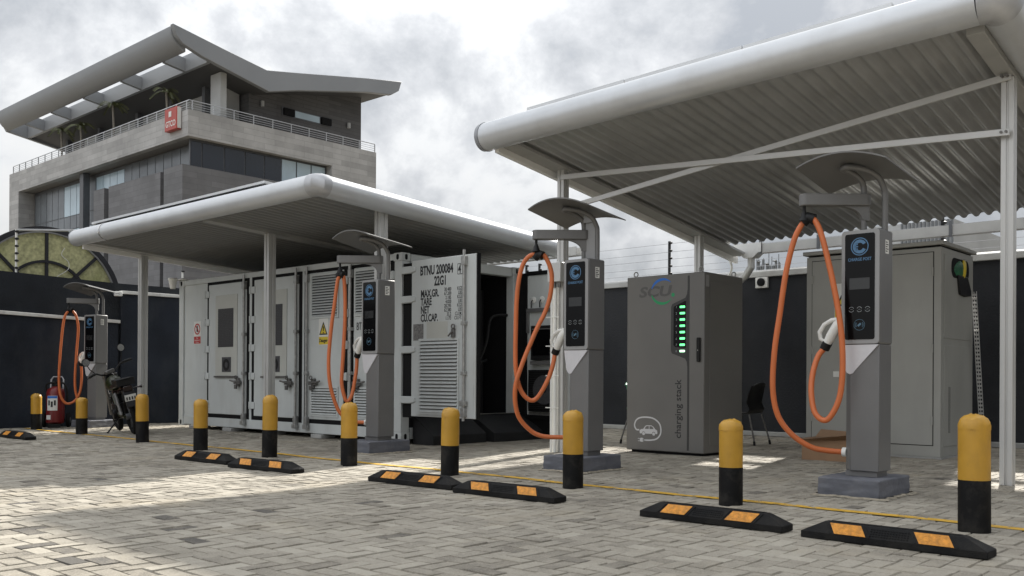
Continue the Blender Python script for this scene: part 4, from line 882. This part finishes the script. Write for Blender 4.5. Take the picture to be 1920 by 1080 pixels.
# ------------------------------------------------------------------ wheel stops
GS = 'rubber wheel stops in pairs at the parking bays'
WS = [((-14.62, 5.35), 0, 'wheel stop cut off by the left edge of the photo'), ((-9.30, 5.33), 2.0, 'left wheel stop of the far pair, before the container doors'), ((-8.06, 5.26), 4.0, 'right wheel stop of the far pair, before the container doors'), ((-6.05, 5.43), 2.5, 'left wheel stop of the middle pair, before the lettered container door'),
      ((-4.92, 5.38), 3.0, 'right wheel stop of the middle pair, by the charge post next to the stack'), ((-3.095, 5.33), .5, 'left wheel stop of the nearest pair, before the charging stack'), ((-1.94, 5.29), -.5, 'rightmost and nearest wheel stop at the bottom right')]
def make_stop(lab, loc, rz, lean):
    st = thing('wheel_stop', lab, 'wheel stop', loc, rz, GS); L, wd, H = .508, .078, .102
    def ring_(z, l, d): return [(-l, -d, z), (l, -d, z), (l, d, z), (-l, d, z)]
    vs = ring_(.001, L, wd)+ring_(.040, L, wd)+ring_(H-.005, L-.115, .036)+ring_(H, L-.125, .028)
    fs = [(3, 2, 1, 0), (12, 13, 14, 15)]+[(k*4+i, k*4+(i+1) % 4, (k+1)*4+(i+1) % 4, (k+1)*4+i) for k in range(3) for i in range(4)]
    build('body', MB().add(vs, fs), m_rubber, st, .005)
    n_ = Vector((0, -.82, .57)); cube = [(3, 2, 1, 0), (4, 5, 6, 7), (0, 1, 5, 4), (1, 2, 6, 5), (2, 3, 7, 6), (3, 0, 4, 7)]
    def slope(x, t): return Vector((x, -wd+(wd-.036)*t, .040+(H-.045)*t))
    for xc in (-.235, .235):
        q = [slope(xc-.09-lean*.02, .04), slope(xc+.09-lean*.02, .04), slope(xc+.09+lean*.02, .98), slope(xc-.09+lean*.02, .98)]
        build('reflector', MB().add([p+n_*.0008 for p in q]+[p+n_*.0035 for p in q], cube), m_reflect, st)
    rb = MB()
    for xc in (-.345, -.125, .125, .345):
        q = [slope(xc-.004-lean*.02, .05), slope(xc+.004-lean*.02, .05), slope(xc+.004+lean*.02, .99), slope(xc-.004+lean*.02, .99)]
        rb.add([p+n_*.0005 for p in q]+[p+n_*.004 for p in q], cube)
    for j in range(5): rb.box(-.36, .36, -.026+j*.011, -.021+j*.011, H-.001, H+.002)
    for i in range(14):
        for j in range(4):
            p = slope(-.105+i*.0155, .2+j*.2); rb.box(p.x, p.x+.007, p.y-.004, p.y+.004, p.z, p.z+.003)
    build('tread_rib', rb, m_rubber, st)
for k, ((x, y), a, lab) in enumerate(WS): make_stop(lab, (x, y, .002), R(a), (1, 1, -1, 1, -1, 1, -1)[k])

# ------------------------------------------------------------------ charging stack cabinet
o_ = (-6.397, 10.3, 0); yf = 9.836
ST = thing('charging_stack', 'tall dark grey charging stack cabinet with a column of green lamps', 'charging cabinet', o_)
build('base', MB(o_).box(-6.90, -5.88, yf+.04, yf+.88, 0, .03), m_dark, ST)
build('cabinet', MB(o_).box(-6.957, -5.837, yf, yf+.925, .03, 2.205), m_stack, ST, .012, 3)
build('side_panel', MB(o_).box(-5.838, -5.832, yf+.12, yf+.88, .12, 2.10), m_stack, ST, .003)
build('side_trim', MB(o_).box(-5.839, -5.834, yf+.03, yf+.10, 2.03, 2.17), m_posth, ST)
build('trim_line', MB(o_).box(-6.068, -6.043, yf-.003, yf+.001, .06, 2.17), m_stackd, ST)
ip = build('indicator_panel', MB(o_).prism([(-6.30, 1.80), (-6.285, 1.835), (-6.10, 1.905), (-6.075, 1.95), (-6.069, 2.0), (-6.069, 1.08), (-6.075, 1.13), (-6.10, 1.17), (-6.285, 1.235), (-6.30, 1.265)], 'y', yf-.0035, yf+.001), m_stackd, ST)
build('black_window', MB(o_).prism([(-6.262, 1.79), (-6.25, 1.81), (-6.10, 1.868), (-6.09, 1.862), (-6.09, 1.30), (-6.235, 1.31), (-6.262, 1.335)], 'y', yf-.006, yf-.0036), m_screen, ip)
nm = MB(o_)
for i in range(8):
    z = 1.797-i*.0765
    build('lamp', MB(o_).flat(rbox(-.036, .036, -.013, .013, .008), .003, front(-6.137, yf-.0062, z)), m_led if i < 7 else m_ledw, ip)
    nm.text(str(i+1), .038, front(-6.222, yf-.0062, z-.013), 1, 'CENTER', .0006)
build('number', nm, m_iconw, ip)
build('handle', MB(o_).prism(rbox(-5.93, -5.885, 1.13, 1.42, .012), 'y', yf-.028, yf-.0005), m_black, ST, .006); build('keyhole', MB(o_).box(-5.915, -5.905, yf-.03, yf-.0285, 1.26, 1.275), m_zinc, ST)
Mv = front(-6.155, yf-.0006, .20) @ Matrix.Rotation(R(90), 4, 'Z')
build('lettering', MB(o_).text('charging stack', .122, Mv, 1.03, th=.001, bold=.001), m_ink, ST)
lg = build('logo', MB(o_).text('SCU', .175, front(-6.775, yf-.0006, 1.945) @ Matrix(((1, .22, 0, 0), (0, 1, 0, 0), (0, 0, 1, 0), (0, 0, 0, 1))), 1.42, th=.001, bold=.006), m_logo, ST)
Ml = front(-6.43, yf-.0006, 2.0)
def crescent(mb, a0, a1, r, wmax):
    n = 20; o1 = [(r*math.cos(R(a0+(a1-a0)*i/n)), r*math.sin(R(a0+(a1-a0)*i/n))) for i in range(n+1)]
    i1 = [((r-wmax*math.sin(math.pi*min(1, .12+i/n*.85)))*math.cos(R(a0+(a1-a0)*i/n)), (r-wmax*math.sin(math.pi*min(1, .12+i/n*.85)))*math.sin(R(a0+(a1-a0)*i/n))) for i in range(n+1)]
    return mb.flat(o1+i1[::-1], .0012, Ml)
build('blue_arc', crescent(MB(o_), 165, 40, .165, .034), m_lblue, lg); build('green_arc', crescent(MB(o_), 195, 325, .165, .034).ring(.0, .024, .0012, n=16, M=Ml @ Matrix.Translation((.155, -.05, 0))), m_lgreen, lg)
# car drawing with plug lead
Mc = front(-6.625, yf-.0007, .285)
cable = [(-.135, .0), (-.175, .0), (-.20, .03), (-.205, .07), (-.18, .12), (-.12, .152), (-.02, .16), (.08, .145), (.16, .09), (.185, .02), (.175, -.05), (.12, -.105), (.02, -.125), (-.08, -.125)]
cb_ = MB(o_); P = [Vector((x_, y_, 0)) for x_, y_ in cable]; Q = []
for i in range(len(P)-1):
    a_, b1, c1, d_ = P[max(i-1, 0)], P[i], P[i+1], P[min(i+2, len(P)-1)]
    for k in range(5):
        tt = k/5; Q.append(.5*((2*b1)+(c1-a_)*tt+(2*a_-5*b1+4*c1-d_)*tt*tt+(3*b1-a_-3*c1+d_)*tt**3))
Q.append(P[-1]); poly1 = []; poly2 = []
for i, p in enumerate(Q):
    d = (Q[min(i+1, len(Q)-1)]-Q[max(i-1, 0)]).normalized(); nn = Vector((-d.y, d.x, 0)); poly1.append((p+nn*.009)[:2]); poly2.append((p-nn*.009)[:2])
cb_.flat(poly1+poly2[::-1], .001, Mc)
cb_.flat([(-.08, -.15), (-.11, -.15), (-.125, -.14), (-.125, -.11), (-.11, -.10), (-.08, -.10), (-.06, -.118), (-.06, -.132)], .001, Mc).box(-.155, -.126, -.144, -.137, 0, .001, Mc).box(-.155, -.126, -.113, -.106, 0, .001, Mc)
car = [(-.125, -.045), (-.13, -.01), (-.11, .008), (-.075, .012), (-.045, .05), (-.02, .06), (.045, .06), (.075, .045), (.105, .012), (.13, .0), (.135, -.035), (.125, -.045), (.105, -.045), (.10, -.025), (.08, -.018), (.06, -.025), (.055, -.045), (-.045, -.045), (-.05, -.025), (-.07, -.018), (-.09, -.025), (-.097, -.045)]
cb_.flat(car, .001, Mc).ring(0, .02, .0012, n=16, M=Mc @ Matrix.Translation((-.07, -.046, 0))).ring(0, .02, .0012, n=16, M=Mc @ Matrix.Translation((.08, -.046, 0)))
cd = build('car_emblem', cb_, m_print, ST)
build('emblem_window', MB(o_).flat([(-.055, .014), (-.035, .044), (-.018, .05), (.008, .05), (.008, .014)], .0006, Mc @ Matrix.Translation((0, 0, .0011))).flat([(.018, .014), (.018, .05), (.045, .05), (.065, .04), (.08, .014)], .0006, Mc @ Matrix.Translation((0, 0, .0011))), m_stack, cd)
for (x, y) in ((-6.87, yf+.07), (-5.92, yf+.06), (-5.92, yf+.84), (-6.87, yf+.84)):
    build('lifting_eye', MB(o_).tube([(x+.03*math.cos(R(a)), y, 2.243+.03*math.sin(R(a))) for a in range(0, 360, 30)], .008, 8, closed=True).cyl((x, y, 2.2), (x, y, 2.215), .014, 10), m_zinc, ST)

# ------------------------------------------------------------------ pale cabinet behind the right charge post
o_ = (-4.5, 12.1, 0); yf = 11.52
CB = thing('electrical_cabinet', 'large pale grey electrical cabinet with danger sign behind the right charge post', 'cabinet', o_)
build('base', MB(o_).box(-5.36, -3.67, 11.50, 12.74, 0, .02), m_cope_g, CB)
build('cabinet', MB(o_).box(-5.34, -3.687, yf, 12.72, .02, 2.49), m_cab, CB, .006)
build('lid', MB(o_).box(-5.38, -3.655, yf-.035, 12.76, 2.512, 2.56), m_cab, CB, .006); build('lid_gap', MB(o_).box(-5.32, -3.71, yf+.02, 12.7, 2.489, 2.5115), m_dark, CB)
for (xa, xb, hg) in ((-5.26, -4.53, -5.255), (-4.51, -3.775, -3.78)):
    dr = build('door', MB(o_).box(xa, xb, yf-.012, yf-.003, .16, 2.43), m_cab, CB, .003)
    build('door_gap', MB(o_).box(xa-.008, xb+.008, yf-.0028, yf+.001, .152, 2.438), m_dark, dr)
    mb = MB(o_)
    for z in (.45, 1.3, 2.2): mb.cyl((hg, yf-.016, z-.05), (hg, yf-.016, z+.05), .012, 8)
    build('hinge', mb, m_cab, dr)
danger(CB, -4.83, yf-.013, 2.13, 1.15, lambda: MB(o_)); build('lock_plate', MB(o_).box(-4.975, -4.90, yf-.02, yf-.0125, .96, 1.03), m_signw, CB)
for (za, zb_) in ((1.42, 2.41), (.14, 1.34)):
    build('side_panel', MB(o_).box(-3.688, -3.680, yf+.10, 12.62, za, zb_), m_cab, CB, .004)
mb = MB(o_)
for i in range(2):
    for k in range(46): mb.box(-3.681, -3.6785, 11.78+i*.04, 11.80+i*.04, .30+k*.012, .306+k*.012)
build('vent_slots', mb, m_dark, CB)
build('cable_opening', MB(o_).prism(rbox(11.86, 12.52, 2.16, 2.40, .10), 'x', -3.681, -3.676), m_dark, CB)
def blob(c, rx, ry, rz, n=14, seed=1):
    rr = random.Random(seed); mb = MB(o_); vs = []; fs = []
    for i in range(n+1):
        for j in range(n):
            th = math.pi*i/n; ph = 2*math.pi*j/n; k = 1+.12*math.sin(3*ph+seed)*math.sin(2*th)+rr.uniform(-.05, .05)
            vs.append((c[0]+rx*k*math.sin(th)*math.cos(ph), c[1]+ry*k*math.sin(th)*math.sin(ph), c[2]+rz*k*math.cos(th)))
    fs = [(i*n+j, (i+1)*n+j, (i+1)*n+(j+1) % n, i*n+(j+1) % n) for i in range(n) for j in range(n)]
    return mb.add(vs, fs)
m_gtape = mat('green_wrap', (.025, .13, .065), .5, nv=.4, ns=12, bump=.4, bs=20)
cbun = build('cable_bundle', blob((-3.685, 12.18, 2.28), .035, .24, .10, seed=2), m_gtape, CB, ang=80); build('yellow_tape', blob((-3.665, 12.27, 2.29), .03, .06, .11, seed=5), m_signy, cbun, ang=80)
build('black_wrap', MB(o_).prism([(12.05, 2.2), (12.42, 2.2), (12.60, 1.98), (12.30, 1.95), (12.12, 1.97)], 'x', -3.679, -3.655), m_black, CB, .01)
b_ = (-3.60, 12.5, 0)
tr = MB(b_); L = 2.0; Mt = Matrix.Translation((-3.62, 12.44, 2.02)) @ Matrix.Rotation(R(11.5), 4, 'X') @ Matrix.Translation((0, 0, -2.0))
tr.box(-.004, .0, .0, .02, 0, 2.0, Mt).box(.05, .054, .0, .02, 0, 2.0, Mt).box(.0205, .0295, .0, .004, 0, 2.0, Mt)
for k in range(40): tr.box(.0, .05, .0045, .008, k*.05, k*.05+.024, Mt)
tag(build('cable_tray', tr, m_steel, loc=b_), 'slotted galvanised cable tray sloping down the side of the pale cabinet', 'cable tray')

# ------------------------------------------------------------------ cardboard box
b_ = (-4.55, 10.55, 0)
BX = thing('cardboard_box', 'open brown cardboard box on the paving behind the right charge post', 'box', b_, R(2))
build('box_wall', MB().box(-.30, .30, -.20, -.194, 0, .25).box(-.30, .30, .194, .20, 0, .25).box(-.30, -.294, -.193, .193, 0, .25).box(.294, .30, -.193, .193, 0, .25).box(-.293, .293, -.193, .193, .0, .006), m_card, BX)
build('flap', MB().add([(-.3, -.2, .25), (.3, -.2, .25), (.3, -.29, .31), (-.28, -.28, .235), (-.3, -.203, .25), (.3, -.203, .25), (.3, -.293, .31), (-.28, -.283, .235)], [(0, 1, 2, 3), (7, 6, 5, 4), (0, 3, 7, 4), (1, 5, 6, 2), (2, 6, 7, 3), (0, 4, 5, 1)]), m_card, BX)
build('flap', MB().add([(.3, .2, .25), (-.3, .2, .25), (-.3, .36, .33), (.3, .36, .30), (.3, .203, .25), (-.3, .203, .25), (-.3, .363, .33), (.3, .363, .30)], [(0, 1, 2, 3), (7, 6, 5, 4), (0, 3, 7, 4), (1, 5, 6, 2), (2, 6, 7, 3), (0, 4, 5, 1)]), m_card, BX)

# ------------------------------------------------------------------ chairs
def chair(lab, loc, rz, m):
    c_ = thing('chair', lab, 'chair', loc, rz, 'plastic chairs beside the charging stack')   # faces +x locally
    n = 12; vs = []; fs = []
    prof = [(-.24, .88), (-.225, .84), (-.185, .72), (-.16, .60), (-.165, .50), (-.13, .445), (.0, .43), (.15, .44), (.22, .425)]
    for dz in (0, .014):
        for (x, z) in prof:
            for j in range(n+1):
                y = -.22+.44*j/n; k = (2*j/n-1)**2; vs.append((x+.035*k*(1 if z > .5 else 0)+(dz if z > .5 else 0), y*(1-.12*(z > .8)), z+(dz if z <= .5 else 0)-(.05*k if z > .87 else 0)))
    m_ = n+1; K = len(prof)*m_
    for i in range(len(prof)-1):
        for j in range(n):
            q = (i*m_+j, i*m_+j+1, (i+1)*m_+j+1, (i+1)*m_+j); fs += [q, tuple(k+K for k in q)[::-1]]
    for i in range(len(prof)-1): fs += [(i*m_, (i+1)*m_, K+(i+1)*m_, K+i*m_), (i*m_+n, K+i*m_+n, K+(i+1)*m_+n, (i+1)*m_+n)]
    for j in range(n): fs += [(j, K+j, K+j+1, j+1), ((len(prof)-1)*m_+j, (len(prof)-1)*m_+j+1, K+(len(prof)-1)*m_+j+1, K+(len(prof)-1)*m_+j)]
    build('seat_shell', MB().add(vs, fs), m, c_, ang=60)
    for (x, xe) in ((-.14, -.25), (.17, .23)):
        for s in (-1, 1):
            lg_ = build('leg', MB().cyl((x, s*.18, .43), (xe, s*.23, .03), .012, 10), m_zincd, c_); build('foot', MB().cyl((xe+(x-xe)*.08, s*.226, .06), (xe, s*.23, 0), .017, 10), m_black, lg_)
    return c_
chair('black plastic chair on steel legs at the right side of the charging stack', (-6.55, 12.2, 0), R(180), m_black)
chair('green plastic chair peeking out left of the charging stack', (-7.66, 11.25, 0), R(10), m_green)

# ------------------------------------------------------------------ fire extinguisher on wheels
FE = thing('fire_extinguisher', 'red wheeled fire extinguisher with white labels against the left wall', 'fire extinguisher', (-17.25, 6.95, 0), R(60))
Mx = Matrix.Translation((0, 0, .06)) @ Matrix.Rotation(R(-3), 4, 'X')
build('cylinder', MB().lathe([(.09, .0), (.145, .03), (.15, .08), (.15, .56), (.13, .62), (.07, .655), (.05, .67)], n=28, M=Mx), m_red, FE, ang=50)
build('valve', MB().lathe([(.05, .671), (.05, .70), (.03, .72), (.03, .76)], n=14, M=Mx).cyl((-.09, 0, .73), (.09, 0, .73), .016, 8, M=Mx), m_black, FE)
build('hose', MB().tube([(.05, -.03, .74), (.14, -.06, .72), (.19, -.05, .6), (.19, -.02, .45), (.17, .02, .35)], .017, 8, smooth=5, M=Mx).tube([(-.14, 0, .58), (-.15, -.02, .68), (-.10, -.05, .73), (0, -.05, .74)], .016, 8, smooth=5, M=Mx), m_black, FE)
for s in (-1, 1):
    wl = build('wheel', MB().tube([(s*.17, .12, .13), (s*.225, .12, .13)], .13, 24), m_tyre, FE, .012); build('hub', MB().tube([(s*.165, .12, .13), (s*.232, .12, .13)], .05, 16), m_mull, wl)
build('handle', MB().tube([(-.10, .12, .60), (-.10, .24, .85), (-.07, .27, .90), (.07, .27, .90), (.10, .24, .85), (.10, .12, .60)], .014, 8), m_wire, FE)
build('frame', MB().tube([(-.12, .14, .13), (-.10, .15, .62)], .014, 8).tube([(.12, .14, .13), (.10, .15, .62)], .014, 8).tube([(-.17, .12, .13), (.17, .12, .13)], .014, 8).box(-.10, .10, -.13, -.10, 0, .07), m_black, FE)
def curved(a0, a1, za, zb_, r, M):
    mb = MB(); n = 10; vs = []
    for rr in (r, r+.0015):
        for i in range(n+1):
            a = R(a0+(a1-a0)*i/n); vs += [(rr*math.cos(a), rr*math.sin(a), za), (rr*math.cos(a), rr*math.sin(a), zb_)]
    K = 2*(n+1); fs = []
    for i in range(n): q = (2*i, 2*i+1, 2*i+3, 2*i+2); fs += [q, tuple(k+K for k in q)[::-1]]
    return mb.add(vs, fs, M)
lbq = build('label', curved(-140, -70, .24, .50, .1505, Mx), m_signw, FE); build('label_band', curved(-138, -72, .455, .495, .1525, Mx), m_lblue, lbq)
build('label_print', curved(-130, -118, .33, .42, .1525, Mx).add(curved(-112, -98, .30, .40, .1525, Mx).v, curved(-112, -98, .30, .40, .1525, Mx).f).add(curved(-92, -80, .33, .42, .1525, Mx).v, curved(-92, -80, .33, .42, .1525, Mx).f), m_ink, lbq)
build('label', curved(-150, -112, .08, .16, .1505, Mx), m_signw, FE)

# ------------------------------------------------------------------ motorcycle (local +x is forward)
MO = thing('motorcycle', 'black and olive motorcycle leaning on its side stand beside the farthest charge post', 'motorcycle', (-15.05, 7.22, 0), math.atan2(.32, -1.2))
Ml_ = Matrix.Rotation(R(-13), 4, 'X')
Mh_ = Ml_ @ Matrix.Translation((.36, 0, 1)) @ Matrix.Rotation(R(-12), 4, 'X') @ Matrix.Rotation(R(18), 4, 'Z') @ Matrix.Translation((-.36, 0, -1))
def wheelm(x, r):
    w_ = build('wheel', MB().tube([(x+r*.86*math.cos(R(a)), 0, r+r*.86*math.sin(R(a))) for a in range(0, 360, 12)], r*.14, 10, closed=True, M=Ml_), m_tyre, MO)
    mb = MB().cyl((x, -.07, r), (x, .07, r), .05, 14, M=Ml_)
    for a in range(0, 360, 60): mb.box(.0, r*.76, -.012, .012, -.012, .012, Ml_ @ Matrix.Translation((x, 0, r)) @ Matrix.Rotation(R(a), 4, 'Y'))
    build('rim', mb, m_mull, w_); return w_
wheelm(-.60, .30); wheelm(.62, .30)
build('frame', MB().tube([(-.60, -.09, .30), (-.15, -.09, .32), (.05, -.08, .62), (.35, 0, .80)], .022, 8, M=Ml_).tube([(-.60, .09, .30), (-.15, .09, .32), (.05, .08, .62), (.35, 0, .80)], .022, 8, M=Ml_).tube([(.35, 0, .8), (.25, 0, .35), (-.15, 0, .28)], .022, 8, M=Ml_), m_motog, MO)
build('engine', MB().box(-.14, .20, -.12, .12, .26, .50, Ml_).cyl((.08, 0, .45), (.16, 0, .62), .085, 16, M=Ml_).cyl((-.05, -.17, .34), (-.05, .17, .34), .09, 16, M=Ml_), m_moto, MO, .015)
build('fuel_tank', MB().tube([(-.05, 0, .74), (.03, 0, .79), (.16, 0, .82), (.28, 0, .81), (.36, 0, .78)], [.08, .125, .14, .12, .07], 16, M=Ml_), m_motog, MO, ang=60)
build('seat', MB().prism([(-.62, .80), (-.30, .76), (-.02, .75), (0, .80), (-.25, .83), (-.60, .89), (-.66, .87)], 'y', -.12, .12, Ml_), m_moto, MO, .02)
build('rear_rack', MB().tube([(-.45, -.13, .86), (-.80, -.13, .90), (-.84, -.08, .90), (-.84, .08, .90), (-.80, .13, .90), (-.45, .13, .86)], .014, 8, M=Ml_).box(-.84, -.42, -.135, .135, .80, .905, Ml_), m_black, MO)
build('rear_fender', MB().prism([(-.95, .46), (-.86, .70), (-.70, .80), (-.35, .72), (-.35, .66), (-.68, .72), (-.82, .62), (-.92, .45)], 'y', -.08, .08, Ml_), m_moto, MO, .01)
build('tail_light', MB().prism(rbox(-.07, .07, .70, .79, .03), 'x', -.875, -.80, Ml_), m_lens, MO, .01)
for s in (-1, 1): build('indicator', MB().tube([(-.80, s*.08, .74), (-.82, s*.17, .74), (-.82, s*.22, .74)], [.01, .012, .03], 8, M=Ml_), m_lens, MO)
pl = build('number_plate', MB().box(-.925, -.918, -.085, .085, .56, .66, Ml_ @ Matrix.Translation((-.9, 0, .6)) @ Matrix.Rotation(R(-12), 4, 'Y') @ Matrix.Translation((.9, 0, -.6))), m_signw, MO)
mb = MB()
for i, y in enumerate((-.075, -.035, .005, .045)): mb.box(-.9275, -.9252, y, y+.022, .575, .625, Ml_ @ Matrix.Translation((-.9, 0, .6)) @ Matrix.Rotation(R(-12), 4, 'Y') @ Matrix.Translation((.9, 0, -.6)))
build('plate_marks', mb, m_ink, pl)
build('front_fork', MB().tube([(.62, -.08, .30), (.36, -.09, .98)], .026, 10, M=Ml_).tube([(.62, .08, .30), (.36, .09, .98)], .026, 10, M=Ml_), m_zincd, MO)
build('front_fender', MB().prism([(.34, .60), (.50, .66), (.70, .66), (.92, .52), (.70, .63), (.50, .63)], 'y', -.06, .06, Ml_), m_moto, MO, .01)
build('handlebar', MB().tube([(.24, -.40, 1.07), (.32, -.25, 1.08), (.37, -.1, 1.0), (.37, .1, 1.0), (.32, .25, 1.08), (.24, .40, 1.07)], .014, 8, smooth=4, M=Mh_).tube([(.24, -.40, 1.07), (.29, -.29, 1.08)], .021, 8, M=Mh_).tube([(.24, .40, 1.07), (.29, .29, 1.08)], .021, 8, M=Mh_).tube([(.34, -.24, 1.06), (.36, -.40, 1.05)], .007, 6, M=Mh_).tube([(.34, .24, 1.06), (.36, .40, 1.05)], .007, 6, M=Mh_), m_black, MO)
for s in (-1, 1):
    mr = build('mirror', MB().tube([(.33, s*.24, 1.08), (.32, s*.30, 1.18), (.30, s*.32, 1.26)], .008, 6, M=Mh_).tube([(.31, s*.33, 1.31), (.285, s*.33, 1.31), (.275, s*.33, 1.31)], [.03, .065, .066], 16, M=Mh_), m_black, MO); build('mirror_glass', MB().tube([(.2745, s*.33, 1.31), (.272, s*.33, 1.31)], .058, 16, M=Mh_), m_chrome, mr)
build('headlight', MB().tube([(.40, 0, .92), (.52, 0, .92), (.54, 0, .92)], [.07, .10, .095], 16, M=Ml_), m_moto, MO); build('instrument', MB().box(.30, .40, -.08, .08, .99, 1.05, Mh_), m_zincd, MO, .015)
build('exhaust', MB().tube([(.2, -.12, .40), (.15, -.15, .26), (-.2, -.16, .26), (-.45, -.17, .36), (-.85, -.18, .44)], [.02, .022, .03, .045, .048], 12, M=Ml_), m_zincd, MO)
build('shock_absorber', MB().tube([(-.58, .13, .34), (-.42, .13, .72)], .026, 10, M=Ml_).tube([(-.58, -.13, .34), (-.42, -.13, .72)], .026, 10, M=Ml_), m_zincd, MO)
build('side_stand', MB().tube([(-.05, .12, .28), (-.12, .32, .015), (-.16, .34, .012)], .013, 8), m_black, MO)
